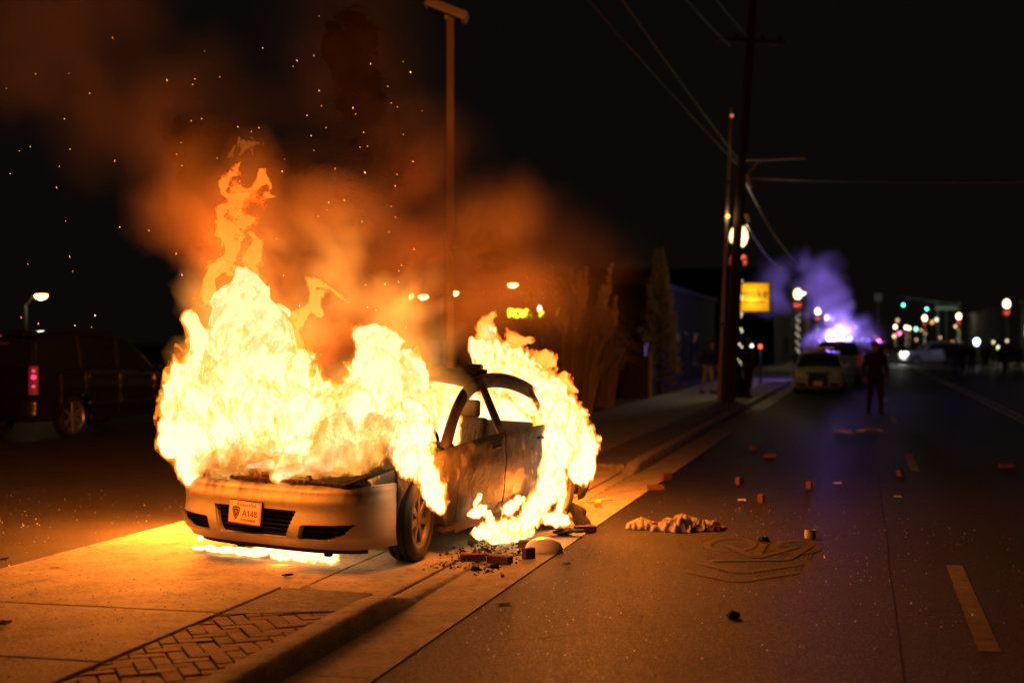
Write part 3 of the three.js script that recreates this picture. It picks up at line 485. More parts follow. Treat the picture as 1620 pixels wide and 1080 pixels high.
  for (const [L, sd] of [[0, 1], [0, -1], [P.base, 1], [P.base, -1]]) { const w = new THREE.Group(); w.name = 'wheel'; w.position.set(sd * P.track, P.tyre, -L); w.rotation.y = (sd > 0 ? 0 : Math.PI) + (L === 0 ? opt.steer ?? 0 : 0); root.add(w); part('tyre', tg, M.rubber, w); part('rim', rg, burnt ? M.burntRim : M.rim, w); part('brake_disc', place(new THREE.CylinderGeometry(0.15, 0.15, 0.03, 24), 0.02, 0, 0, 0, 0, Math.PI / 2), M.darkMetal, w); }
}
M.lens = new THREE.MeshPhysicalMaterial({ color: lin(0.5, 0.5, 0.5), roughness: 0.1, clearcoat: 1 });
M.brakeDim = new THREE.MeshPhysicalMaterial({ color: lin(0.28, 0.012, 0.012), roughness: 0.12, clearcoat: 1, emissive: lin(0.05, 0.001, 0.003) });
M.brakeRed = glow(0.5, 0.01, 0.02); M.burntRim = std({ color: lin(0.22, 0.17, 0.12), map: reps(T.grain, 3), roughness: 0.55, metalness: 0.6 });
function lightbar(root, y, L, mats) { const b = part('light_bar', [box(1.15, 0.03, 0.26, 0, y, -L, 0, 0.012), box(0.1, 0.05, 0.2, 0.4, y - 0.03, -L), box(0.1, 0.05, 0.2, -0.4, y - 0.03, -L)], M.black, root); mats.forEach((m, i) => part('light_bar_lens', box(1.1 / mats.length - 0.02, 0.11, 0.24, -0.55 + (i + 0.5) * 1.1 / mats.length, y + 0.07, -L, 0, 0.03), m, b)); return b; }
function plateGeo(w, h) { return gridGeo((u, v) => [lerp(-w / 2, w / 2, u), lerp(-h / 2, h / 2, v), 0.004, u, v], 1, 1, 0.006); }
// -- the burning car
const burning = thing('burning_car', 'white sedan engulfed in flames, straddling the kerb with charred doors', 'car', W(-4.30, 11.05, apronY(-4.3)), -0.2234);
burning.rotation.order = 'YXZ'; burning.rotation.z = -0.027;
{
  M.doorBurnt = std({ map: reps(T.burnt, 0.62), bumpMap: reps(T.burntBump, 0.72), bumpScale: 0.014, roughness: 0.72, metalness: 0.15 });
  buildCar(SEDAN, burning, { paint: M.burnt, bumperPaint: M.sootCar, fenderPaint: (s) => s > 0 ? M.burnt : M.sootCar, doorPaint: M.doorBurnt, hoodPaint: M.char, rearPaint: M.char, burnt: true, steer: 0.2, mirrors: false });
  // number plate: shield at the left, red number, small lines of print above and below
  const cv = document.createElement('canvas'); cv.width = 512; cv.height = 288; const c = cv.getContext('2d');
  c.fillStyle = '#e9e2d2'; c.fillRect(0, 0, 512, 288); c.strokeStyle = '#b4482c'; c.lineWidth = 7; c.strokeRect(7, 7, 498, 274);
  c.fillStyle = '#a83418'; c.font = 'bold 104px sans-serif'; c.textAlign = 'center'; c.fillText('A148', 340, 186, 280);
  seed(31); c.fillStyle = '#b55a3a'; for (let x = 128; x < 440; x += 24) c.fillRect(x, 34 + rr(-1, 1), rr(11, 19), 26); c.fillStyle = '#b04a2a'; for (let x = 205; x < 430; x += 17) c.fillRect(x, 222, rr(8, 13), 30);
  c.fillStyle = '#5a2213'; const sh = (k) => { c.beginPath(); c.moveTo(118 - 58 * k, 150 - 66 * k); c.quadraticCurveTo(118, 150 - 84 * k, 118 + 58 * k, 150 - 66 * k); c.quadraticCurveTo(118 + 64 * k, 150 + 30 * k, 118, 150 + 92 * k); c.quadraticCurveTo(118 - 64 * k, 150 + 30 * k, 118 - 58 * k, 150 - 66 * k); c.fill(); };
  sh(1); c.fillStyle = '#caa27e'; sh(0.78); c.fillStyle = '#6a2c1a'; sh(0.62); c.fillStyle = '#b98d68'; c.beginPath(); c.arc(118, 140, 20, 0, 7); c.fill(); c.fillRect(90, 166, 56, 8);
  for (const x of [150, 362]) { c.fillStyle = '#4a2a1c'; c.beginPath(); c.arc(x, 24, 9, 0, 7); c.fill(); }
  const t = new THREE.CanvasTexture(cv); t.colorSpace = THREE.SRGBColorSpace; t.anisotropy = 8;
  const pl = part('number_plate', plateGeo(0.305, 0.172), std({ map: t, roughness: 0.5 }), burning, 'white plate with a dark shield and the red number A148');
  pl.position.set(-0.06, 0.425, 1.035); pl.rotation.set(-0.04, -0.02, -0.035);
  const pf = part('plate_frame', box(0.318, 0.185, 0.02, 0, 0, -0.012, 0, 0.006), M.char, pl); pf.position.z = -0.004;
  // what the fire left on the bonnet edge and on the roof
  seed(77); const bits = []; for (let i = 0; i < 26; i++) { const x = rr(-0.35, 0.5), g = new THREE.TetrahedronGeometry(rr(0.03, 0.085)); g.scale(rr(0.8, 2.2), rr(0.2, 0.7), 1); bits.push(place(g, x, 0.69 + rr(-0.01, 0.03), rr(0.78, 0.93), rr(0, 3), rr(0, 3), rr(0, 3))); }
  const mol = part('melted_grille', bits, M.char, burning); mol.userData.kind = 'stuff';
  part('bonnet_strip', [place(new RoundedBoxGeometry(0.3, 0.02, 0.09, 1, 0.008), 0.22, 0.705, 0.9, 0.3, 0.2, 0.12), place(new RoundedBoxGeometry(0.17, 0.015, 0.06, 1, 0.006), -0.02, 0.72, 0.92, -0.4, -0.5, -0.5)], M.rust, burning);
  part('light_bar_stub', [box(0.42, 0.045, 0.2, 0.42, 1.478, -1.5, 0, 0.015), box(0.16, 0.07, 0.16, 0.52, 1.51, -1.52, 0.3, 0.02), bar(V(0.58, 1.4, -1.46), V(0.56, 1.5, -1.46), 0.03)], M.char, burning, 'charred remains of the roof light bar');
  part('roof_brace', box(0.5, 0.03, 0.1, 0, 1.47, -1.5, 0, 0.01), M.char, burning);
  part('hanging_trim', [place(new RoundedBoxGeometry(0.02, 0.09, 1.25, 1, 0.008), 0.86, 0.235, -1.2, 0.06, 0.02, 0.25)], M.rust, burning);
  part('hanging_trim', [place(new RoundedBoxGeometry(0.04, 0.12, 0.5, 1, 0.01), 0.88, 0.16, -1.7, -0.12, 0.1, 0.5)], M.rust, burning);
  for (const x of [-0.62, 0.2]) part('undertray_strut', box(0.06, 0.1, 0.05, x + 0.3, 0.15, 0.72, 0.2, 0.01), M.char, burning);
}
// ---------------------------------------------------------------- flames: nested shells of one turbulent field, thin and orange outside, dense and white-hot within
M.flameFringe = new THREE.MeshBasicMaterial({ vertexColors: true, transparent: true, opacity: 0.29, side: THREE.DoubleSide, depthWrite: false });
M.flameCore = new THREE.MeshBasicMaterial({ vertexColors: true, transparent: true, side: THREE.DoubleSide, depthWrite: false });
const SHELLS = [   // threshold, radiance, opacity
  [-0.27, [2.2, 0.4, 0.02], 0.08], [-0.09, [2.8, 0.72, 0.05], 0.2],
  [0.03, [3.2, 1.4, 0.25], 0.38], [0.12, [3.3, 2.6, 1.4], 0.75], [0.23, [3, 2.8, 2.3], 1],
];
const FRINGE = 2;
const WISP = [[-0.15, [1.7, 0.24, 0.012], 0.1], [0.0, [2.2, 0.45, 0.03], 0.24], [0.14, [2.7, 0.85, 0.1], 0.29], [0.3, [3.2, 1.5, 0.3], 0.29]];
const SMOKY = [[-0.2, [0.9, 0.2, 0.015], 0.06], [-0.05, [1.3, 0.36, 0.03], 0.12], [0.1, [1.6, 0.6, 0.08], 0.2], [0.28, [1.9, 0.95, 0.2], 0.28]];
function chainValue(chains, x, y, z) {     // 1 on a spine, 0 at its radius
  let best = -9;
  for (const c of chains) for (let i = 0; i < c.length - 1; i++) {
    const a = c[i], b = c[i + 1], dx = b[0] - a[0], dy = b[1] - a[1], dz = b[2] - a[2];
    const t = clamp(((x - a[0]) * dx + (y - a[1]) * dy + (z - a[2]) * dz) / (dx * dx + dy * dy + dz * dz + 1e-9));
    const r = a[3] + t * (b[3] - a[3]), ex = x - a[0] - t * dx, ey = y - a[1] - t * dy, ez = z - a[2] - t * dz;
    const v = 1 - Math.sqrt(ex * ex + ey * ey + ez * ez) / r; if (v > best) best = v;
  }
  return best;
}
function shellGeo(field, dims, org, cell, iso, paint) {
  const { pos, idx } = surfaceNets(field, ...dims, iso); if (!idx.length) return null;
  const n = pos.length / 3, P = new Float32Array(n * 3), C = new Float32Array(n * 4);
  for (let i = 0; i < n; i++) { P[i * 3] = org[0] + pos[i * 3] * cell; P[i * 3 + 1] = org[1] + pos[i * 3 + 1] * cell; P[i * 3 + 2] = org[2] + pos[i * 3 + 2] * cell; C.set(paint(P[i * 3], P[i * 3 + 1], P[i * 3 + 2]), i * 4); }
  const g = new THREE.BufferGeometry(); g.setAttribute('position', new THREE.BufferAttribute(P, 3)); g.setAttribute('color', new THREE.BufferAttribute(C, 4)); g.setIndex(idx);
  g.computeVertexNormals();
  return g;
}
function gridField(chains, cell, pad, fn, extra = 0) {   // chains of [X, y, s, r] -> world grid with z = -s
  const ch = chains.map((c) => c.map(([X, y, s, r]) => [X, y, -s, r])), lo = [9e9, 9e9, 9e9], hi = [-9e9, -9e9, -9e9];
  for (const c of ch) for (const p of c) for (let k = 0; k < 3; k++) { lo[k] = Math.min(lo[k], p[k] - p[3] * pad - extra); hi[k] = Math.max(hi[k], p[k] + p[3] * pad + extra); }
  const dims = lo.map((l, k) => Math.ceil((hi[k] - l) / cell) + 2), f = new Float32Array(dims[0] * dims[1] * dims[2]);
  for (let k = 0, o = 0; k < dims[2]; k++) for (let j = 0; j < dims[1]; j++) for (let i = 0; i < dims[0]; i++, o++) {
    const edge = i === 0 || j === 0 || k === 0 || i === dims[0] - 1 || j === dims[1] - 1 || k === dims[2] - 1;
    f[o] = edge ? -5 : fn(ch, lo[0] + i * cell, lo[1] + j * cell, lo[2] + k * cell);
  }
  return { f, dims, lo, hi, ch };
}
function puffGeo(chains, { n, size, freq, cut, sd, alpha, opacity, fade, emit, tilt = 0.55, spread = 1 }) {
  // soft flecks, each fading to nothing at its rim, strewn through the plume where the turbulence is dense
  seed(1000 + sd); const ch = chains.map((c) => c.map(([X, y, s, r]) => [X, y, -s, r])), segs = [], P = [], C = [], I = []; let tot = 0;
  for (const c of ch) for (let i = 0; i < c.length - 1; i++) { const a = c[i], b = c[i + 1], w = Math.hypot(b[0] - a[0], b[1] - a[1], b[2] - a[2]) / (a[3] + b[3]); tot += w; segs.push([a, b, tot]); }
  const mean = [0, 0, 0], count = ch.reduce((q, x) => q + x.length, 0); for (const c of ch) for (const p of c) for (let k = 0; k < 3; k++) mean[k] += p[k] / count;
  const q = new THREE.Quaternion(), v = V(0, 0, 0); let made = 0, tries = 0;
  while (made < n && tries++ < n * 40) {
    const pick = rnd() * tot, [a, b] = segs.find((x) => x[2] >= pick), t = rnd(), R = lerp(a[3], b[3], t), d = V(rr(-1, 1), rr(-1, 1), rr(-1, 1)); if (d.lengthSq() > 1) continue; d.multiplyScalar(R * spread);
    const x = lerp(a[0], b[0], t) + d.x, y = lerp(a[1], b[1], t) + d.y, z = lerp(a[2], b[2], t) + d.z, dens = fbm(x * freq + sd, y * freq, z * freq, 4) - 0.35 * d.length() / R;
    if (dens < cut + rr(-0.12, 0.12)) continue; made++;
    const r = size * R * rr(0.45, 0.9), al = clamp(alpha * rr(0.6, 1.3) * (fade ? fade(x, y, z) : 1) * (0.6 + clamp(dens - cut) * 1.6)) / opacity, o = P.length / 3, rings = [[0, 1], [0.3, 0.86], [0.55, 0.55], [0.78, 0.2], [1, 0]], col = emit ? emit(x, y, z) : [1, 1, 1];
    q.setFromEuler(new THREE.Euler(rr(-tilt, tilt) + Math.PI / 2, rr(0, 6.3), rr(-tilt, tilt), 'ZXY')); const bend = rr(-0.15, 0.15), st = rr(0.7, 1.2), ph = rr(0, 9), N = 12;
    rings.forEach(([f, e], k) => { for (let i = 0; i < (k ? N : 1); i++) { const an = i / N * 6.2832, rd = r * f * (1 + 0.22 * Math.sin(an * 2 + ph) + 0.14 * Math.sin(an * 3 - ph)); v.set(rd * Math.cos(an), bend * r * f * f, rd * st * Math.sin(an)).applyQuaternion(q); P.push(x + v.x - mean[0], Math.max(y + v.y, 0.03) - mean[1], z + v.z - mean[2]); C.push(...col, Math.min(1, al * e)); } });
    for (let i = 0; i < N; i++) { const j = (i + 1) % N; I.push(o, o + 1 + i, o + 1 + j); for (let k = 0; k < 3; k++) { const A = o + 1 + k * N, B = A + N; I.push(A + i, B + i, B + j, A + i, B + j, A + j); } }
  }
  const g = new THREE.BufferGeometry(); g.setAttribute('position', new THREE.Float32BufferAttribute(P, 3)); g.setAttribute('color', new THREE.Float32BufferAttribute(C, 4)); g.setIndex(I); g.computeVertexNormals();
  return [g, mean];
}
function flame(label, chains, { cell = 0.02, amp = 1.15, warp = 1, sd = 0, hot = 1, y0 = 0.7, freq = 1, floor = -1, category = 'flame', redden = 0.2, size = 0.88, shells = null, cool = 0.45, mist = 0, mistSize = 0.7, mistE = [2.6, 0.62, 0.05], mistA = 0.07, group } = {}) {
  const G = gridField(chains.map((c) => c.map(([X, y, q, r]) => [X, y, q, r * size])), cell, 1.9, (ch, x, y, z) => {
    if (y < floor) return -5;
    const raw = chainValue(ch, x, y, z); if (raw < -2.2) return -5;
    const h = clamp((y - y0) / 2), w = warp * (0.05 + 0.09 * h), q = 1.5 * freq;
    // the gas is folded over itself: a slow bend, then curls, then fine crinkles
    let wx = 2 * w * fbm(x * q, y * q * 0.8 + sd, z * q, 2), wy = 1.4 * w * noise(x * q * 1.3 + 31, y * q + sd, z * q * 1.3), wz = 2 * w * noise(x * q + 57, y * q * 0.8 + sd, z * q);
    const q2 = 5.5 * freq, w2 = w * 0.55; wx += w2 * noise((x + wx) * q2, (y + wy) * q2 * 0.7 + sd, z * q2 + 7); wy += w2 * noise((x + wx) * q2 + 11, (y + wy) * q2 * 0.7, z * q2 + sd);
    const q3 = 13 * freq, w3 = w * 0.34; wx += w3 * noise((x + wx) * q3, (y + wy) * q3 * 0.7 + sd, z * q3); wy += w3 * noise((x + wx) * q3 + 11, (y + wy) * q3 * 0.7, z * q3 + sd);
    const v = chainValue(ch, x + wx, y + wy, z + wz); if (v < -1.6) return -5;
    const X = (x + wx) * 3.4 * freq + sd, Y = (y + wy * 2) * 1.45 * freq - sd, Z = (z + wz) * 3.4 * freq;
    const n = 0.42 * noise(X, Y, Z) + 0.34 * noise(X * 2.1 + 5, Y * 2.1, Z * 2.1) + 0.3 * noise(X * 4.3, Y * 4.3 + 9, Z * 4.3) + 0.26 * noise(X * 8.3, Y * 8.3, Z * 8.3 + 3);
    const rid = 1 - Math.abs(noise(X * 3.1, Y * 2.2 + 21, Z * 3.1)) * 2.4;
    return v + amp * n + 0.3 * amp * (0.3 + 0.7 * h) * rid - 0.15 * amp * h;
  }, 0.22 * warp);
  const c = [(G.lo[0] + G.hi[0]) / 2, G.lo[1], (G.lo[2] + G.hi[2]) / 2], org = G.lo.map((l, k) => l - c[k]);
  const root = thing('flame', label, category, c, 0, group);
  if (shells === 'none') shells = [];
  const half = G.dims.map((n) => n >> 1), coarse = new Float32Array(half[0] * half[1] * half[2]);      // the faint outer shells need less detail
  for (let k = 0, o = 0; k < half[2]; k++) for (let j = 0; j < half[1]; j++) for (let i = 0; i < half[0]; i++, o++) { let q = 0; for (let m = 0; m < 8; m++) q += G.f[Math.min(G.dims[0] - 1, 2 * i + (m & 1)) + G.dims[0] * (Math.min(G.dims[1] - 1, 2 * j + ((m >> 1) & 1)) + G.dims[1] * Math.min(G.dims[2] - 1, 2 * k + (m >> 2)))]; coarse[o] = (i === 0 || j === 0 || k === 0 || i === half[0] - 1 || j === half[1] - 1 || k === half[2] - 1) ? -5 : q / 8; }
  const build = (shells, op) => mergeGeometries(shells.map(([iso, e, a]) => shellGeo(...(iso < -0.2 ? [coarse, half, org.map((q) => q + cell / 2), cell * 2] : [G.f, G.dims, org, cell]), iso, (x, y) => {
    const h = clamp((y + c[1] - y0) / 2.4), red = Math.pow(h, 1.3) * redden * 4, k = hot * lerp(1, cool, h);
    return [e[0] * k, e[1] * k * (1 - 0.45 * Math.min(1, red)), e[2] * k * (1 - 0.7 * Math.min(1, red)), Math.min(1, a * lerp(1, 0.85, h) / op)];
  })).filter(Boolean));
  const fr = shells?.length === 0 ? null : build(shells ?? SHELLS.slice(0, FRINGE), 0.29), co = shells ? null : build(SHELLS.slice(FRINGE), 1);
  for (const [n, g, m] of [['flame_fringe', fr, M.flameFringe], ['flame_core', co, M.flameCore]]) if (g) { const p = part(n, g, m, root); p.castShadow = p.receiveShadow = false; }
  if (mist) { const [g, mean] = puffGeo(chains, { n: mist, size: mistSize, freq: 2.5 * freq, cut: -0.35, sd: Math.round(sd), alpha: mistA, opacity: 0.29, tilt: 0.75, spread: 1.25, emit: (x, y) => { const h = clamp((y - y0) / 2.4), k = hot * lerp(1, cool, h); return [mistE[0] * k, mistE[1] * k * (1 - 0.4 * h), mistE[2] * k * (1 - 0.6 * h)]; } }); const p = part('flame_mist', g, M.flameFringe, root); p.position.set(mean[0] - c[0], mean[1] - c[1], mean[2] - c[2]); p.userData.kind = 'stuff'; p.castShadow = p.receiveShadow = false; }
  return root;
}
flame('tall roaring flame rising from the bonnet and windscreen of the burning car', [
  [[-5.19, 0.75, 10.36, 0.10], [-5.16, 1.00, 10.47, 0.20], [-5.08, 1.25, 10.59, 0.36], [-4.94, 1.55, 10.83, 0.40], [-4.91, 1.92, 10.94, 0.26], [-4.86, 2.16, 10.96, 0.15], [-4.9, 2.36, 10.94, 0.07]],
  [[-5.34, 0.95, 10.32, 0.10], [-5.23, 1.20, 10.45, 0.15], [-5.20, 1.58, 10.67, 0.16], [-5.24, 1.84, 10.66, 0.11], [-5.33, 1.95, 10.64, 0.07]],
  [[-5.2, 2.1, 10.86, 0.05], [-5.08, 2.2, 10.89, 0.08], [-4.93, 2.22, 10.94, 0.1]],
  [[-4.51, 1.03, 10.94, 0.28], [-4.74, 1.39, 11.09, 0.36], [-4.71, 1.65, 11.20, 0.18]],
  [[-4.89, 1.92, 11.15, 0.14], [-4.71, 2.02, 11.20, 0.08]],
  [[-4.30, 0.83, 10.1, 0.08], [-4.10, 0.88, 10.25, 0.14], [-3.96, 1.01, 10.56, 0.24], [-3.89, 1.20, 10.89, 0.30], [-3.86, 1.45, 11.10, 0.24], [-3.86, 1.71, 11.20, 0.15], [-3.94, 1.89, 11.18, 0.08]],
  [[-3.88, 1.00, 10.80, 0.25], [-3.86, 1.23, 11.23, 0.27], [-3.8, 1.49, 11.46, 0.18], [-3.78, 1.64, 11.46, 0.09]],
  [[-3.74, 1.02, 11.0, 0.2], [-3.72, 1.22, 11.3, 0.19], [-3.72, 1.38, 11.45, 0.12]],
  [[-4.90, 1.06, 10.46, 0.2], [-4.59, 1.20, 10.66, 0.26], [-4.32, 1.14, 10.9, 0.26], [-4.09, 1.23, 11.14, 0.26]],
], { cell: 0.021, sd: 3.1, y0: 0.75, mist: 260, mistA: 0.2, mistSize: 0.6 });
flame('thin orange curls of flame torn off above the tallest flame', [
  [[-5.05, 2.33, 10.91, 0.07], [-5.16, 2.48, 10.88, 0.055], [-5.18, 2.61, 10.88, 0.05], [-5.06, 2.70, 10.91, 0.05], [-5.09, 2.83, 10.90, 0.05], [-5.00, 2.92, 10.92, 0.04]],
  [[-4.98, 2.81, 10.93, 0.05], [-5.02, 2.95, 10.92, 0.06], [-4.93, 3.07, 10.94, 0.05], [-4.81, 3.06, 10.97, 0.04], [-4.85, 3.15, 10.96, 0.03]],
  [[-5.09, 3.04, 10.90, 0.04], [-5.10, 3.17, 10.90, 0.04], [-5.03, 3.22, 10.91, 0.03]],
  [[-5.27, 2.26, 10.86, 0.05], [-5.19, 2.39, 10.87, 0.05], [-5.10, 2.53, 10.90, 0.04]],
  [[-4.90, 2.42, 10.95, 0.06], [-4.89, 2.64, 10.95, 0.03]],
  [[-4.87, 2.34, 10.95, 0.08], [-4.93, 2.57, 10.94, 0.05], [-4.98, 2.69, 10.93, 0.04]],
  [[-5.33, 1.55, 10.53, 0.07], [-5.30, 1.76, 10.64, 0.06], [-5.33, 1.94, 10.64, 0.05], [-5.23, 2.02, 10.66, 0.03]],
  [[-4.71, 1.70, 11.20, 0.08], [-4.63, 1.97, 11.22, 0.05], [-4.47, 2.08, 11.26, 0.05], [-4.45, 2.29, 11.26, 0.07], [-4.34, 2.23, 11.29, 0.04]],
  [[-3.82, 1.55, 11.34, 0.06], [-3.70, 1.65, 11.37, 0.05], [-3.67, 1.78, 11.38, 0.03]],
  [[-5.35, 1.2, 10.4, 0.05], [-5.38, 1.38, 10.45, 0.04], [-5.3, 1.5, 10.5, 0.04]],
], { cell: 0.015, sd: 71, y0: 0.9, freq: 2.3, warp: 0.9, amp: 1.0, size: 1.15, hot: 1.3, redden: 0.3, shells: WISP, mist: 110, mistSize: 1.4, mistA: 0.07 });
flame('red wisps of flame torn off above the roof of the burning car', [
  [[-3.63, 1.72, 13.83, 0.08], [-3.70, 1.93, 13.82, 0.055], [-3.62, 2.02, 13.8, 0.035]], [[-3.48, 1.64, 13.9, 0.09], [-3.42, 1.84, 13.95, 0.055], [-3.3, 1.84, 14, 0.035]], [[-3.26, 1.54, 13.9, 0.08], [-3.12, 1.66, 14, 0.05], [-3.02, 1.58, 14, 0.035]], [[-3.0, 1.34, 13.8, 0.07], [-2.86, 1.42, 13.8, 0.045], [-2.78, 1.32, 13.8, 0.03]],
], { cell: 0.014, sd: 111, y0: 1.2, freq: 2.4, warp: 0.8, amp: 1.1, size: 1.25, hot: 1.1, redden: 0.35, shells: WISP, mist: 50, mistSize: 1.2, mistA: 0.1 });
flame('small detached lick of red flame above the tallest flame', [[[-5.12, 3.32, 10.91, 0.03], [-5.05, 3.44, 10.92, 0.045], [-4.98, 3.38, 10.93, 0.03], [-4.9, 3.44, 10.94, 0.035]]], { cell: 0.011, sd: 8, y0: 0.7, hot: 0.5, redden: 0.3, freq: 2.6, amp: 1.5, shells: SMOKY });
flame('flame pouring over the front wing and wheel of the burning car', [
  [[-3.56, 1.22, 11.03, 0.1], [-3.42, 1.06, 10.73, 0.12], [-3.3, 0.83, 10.52, 0.11], [-3.2, 0.64, 10.52, 0.09], [-3.16, 0.52, 10.52, 0.05]],
  [[-3.6, 1.15, 10.8, 0.14], [-3.48, 1.0, 10.55, 0.12], [-3.36, 0.85, 10.4, 0.09]],
  [[-3.66, 1.08, 11.2, 0.14], [-3.62, 1.28, 11.5, 0.13], [-3.66, 1.4, 11.65, 0.09]],
  [[-3.31, 0.9, 10.52, 0.08], [-3.29, 0.74, 10.48, 0.05]],
], { mist: 90, cell: 0.014, sd: 15, y0: 1.0, freq: 1.9, warp: 0.55 });
flame('curved flame wrapping the roof, boot and rear wheel of the burning car', [
  [[-3.66, 1.76, 13.52, 0.09], [-3.47, 1.58, 13.46, 0.15], [-3.17, 1.45, 13.38, 0.20], [-2.92, 1.24, 13.3, 0.20], [-2.77, 0.99, 13.14, 0.18], [-2.73, 0.77, 12.92, 0.14], [-2.77, 0.54, 12.81, 0.12], [-2.85, 0.35, 12.58, 0.09], [-2.89, 0.22, 12.26, 0.08], [-2.94, 0.17, 12.05, 0.06]],
  [[-2.71, 0.93, 13.13, 0.09], [-2.60, 0.92, 13.16, 0.05]],
  [[-2.72, 1.02, 13.5, 0.12], [-2.62, 0.8, 13.45, 0.12], [-2.62, 0.6, 13.3, 0.09]],
  [[-3.27, 1.23, 14.23, 0.23], [-3.07, 0.90, 14.38, 0.22], [-2.97, 0.65, 14.20, 0.16]],
  [[-3.63, 1.78, 13.83, 0.08], [-3.69, 1.97, 13.82, 0.06]],
  [[-3.50, 1.74, 13.97, 0.08], [-3.38, 1.62, 14.00, 0.09]],
  [[-2.71, 0.43, 12.93, 0.05], [-2.68, 0.30, 12.83, 0.04], [-2.71, 0.17, 12.82, 0.05]],
  [[-2.77, 0.19, 12.60, 0.04], [-2.63, 0.17, 12.64, 0.06]],
], { mist: 150, mistA: 0.18, mistSize: 0.6, amp: 1.4, cell: 0.0175, sd: 27, y0: 0.8, freq: 1.5, floor: 0.045, size: 0.95, warp: 0.8 });
flame('thin orange fire haze glowing in the gap between the two tall flames', [
  [[-4.85, 1.2, 11.3, 0.4], [-4.67, 1.49, 11.5, 0.46], [-4.62, 1.9, 11.6, 0.42], [-4.55, 2.3, 11.7, 0.36], [-4.5, 2.7, 11.8, 0.3]],
  [[-4.30, 1.2, 11.5, 0.46], [-4.05, 1.49, 11.7, 0.4], [-3.9, 1.75, 11.9, 0.34], [-4.0, 2.1, 12, 0.3]],
  [[-5.2, 1.6, 11.2, 0.4], [-5.15, 2.1, 11.3, 0.4], [-5.1, 2.6, 11.4, 0.35]],
], { cell: 0.3, sd: 81, y0: 1.0, freq: 0.5, shells: 'none', mist: 130, mistSize: 1.1, mistE: [4.2, 1.55, 0.24], mistA: 0.22, cool: 0.05 });
{ const q = (x, y, L, r) => { const a = -0.2234, z = -L; return [-4.30 + x * Math.cos(a) + z * Math.sin(a), y + 0.077, 11.05 - (-x * Math.sin(a) + z * Math.cos(a)), r]; };
flame('smoky amber flames creeping along the front edge of the bonnet', [
  [q(-0.78, 0.74, -0.72, 0.06), q(-0.5, 0.76, -0.86, 0.09), q(-0.2, 0.78, -0.88, 0.1), q(0.1, 0.76, -0.9, 0.06), q(0.4, 0.8, -0.84, 0.09), q(0.7, 0.84, -0.66, 0.1)],
  [q(-0.6, 0.85, -0.7, 0.1), q(-0.55, 1.0, -0.6, 0.12)], [q(-0.25, 0.88, -0.72, 0.12), q(-0.2, 1.02, -0.5, 0.14)], [q(0.45, 0.9, -0.7, 0.12), q(0.5, 1.0, -0.5, 0.12)], [q(0.7, 0.9, -0.5, 0.12), q(0.72, 1.02, -0.3, 0.12)],
], { cell: 0.02, sd: 93, y0: 0.8, freq: 2.2, warp: 0.8, amp: 1.5, size: 1.1, shells: SMOKY });
flame('small bright flame dripping over the middle of the front bumper', [
  [q(0.16, 0.72, -0.9, 0.035), q(0.2, 0.82, -0.86, 0.06), q(0.3, 0.92, -0.76, 0.09)], [q(0.32, 0.76, -0.86, 0.025), q(0.34, 0.86, -0.8, 0.05)], [q(-0.12, 0.76, -0.9, 0.03), q(0.1, 0.78, -0.9, 0.04)],
], { cell: 0.011, sd: 99, y0: 0.8, freq: 2.6, warp: 0.5 }); }
flame('low flame licking the ground under the sill of the burning car', [
  [[-3.23, 0.17, 11.77, 0.04], [-3.13, 0.15, 11.90, 0.08], [-3.01, 0.14, 12.13, 0.1], [-2.92, 0.12, 12.46, 0.06]],
  [[-3.12, 0.38, 11.66, 0.05], [-3.19, 0.36, 11.54, 0.04]],
  [[-3.18, 0.44, 11.62, 0.025], [-3.15, 0.52, 11.62, 0.02]],
  [[-3.03, 0.33, 12.22, 0.06], [-3.0, 0.39, 12.43, 0.04]],
  [[-3.1, 0.2, 11.9, 0.03], [-3.1, 0.34, 11.75, 0.03]],
], { cell: 0.0115, sd: 40, y0: 0.4, freq: 4.2, warp: 0.32, floor: 0.045, amp: 1.4 });
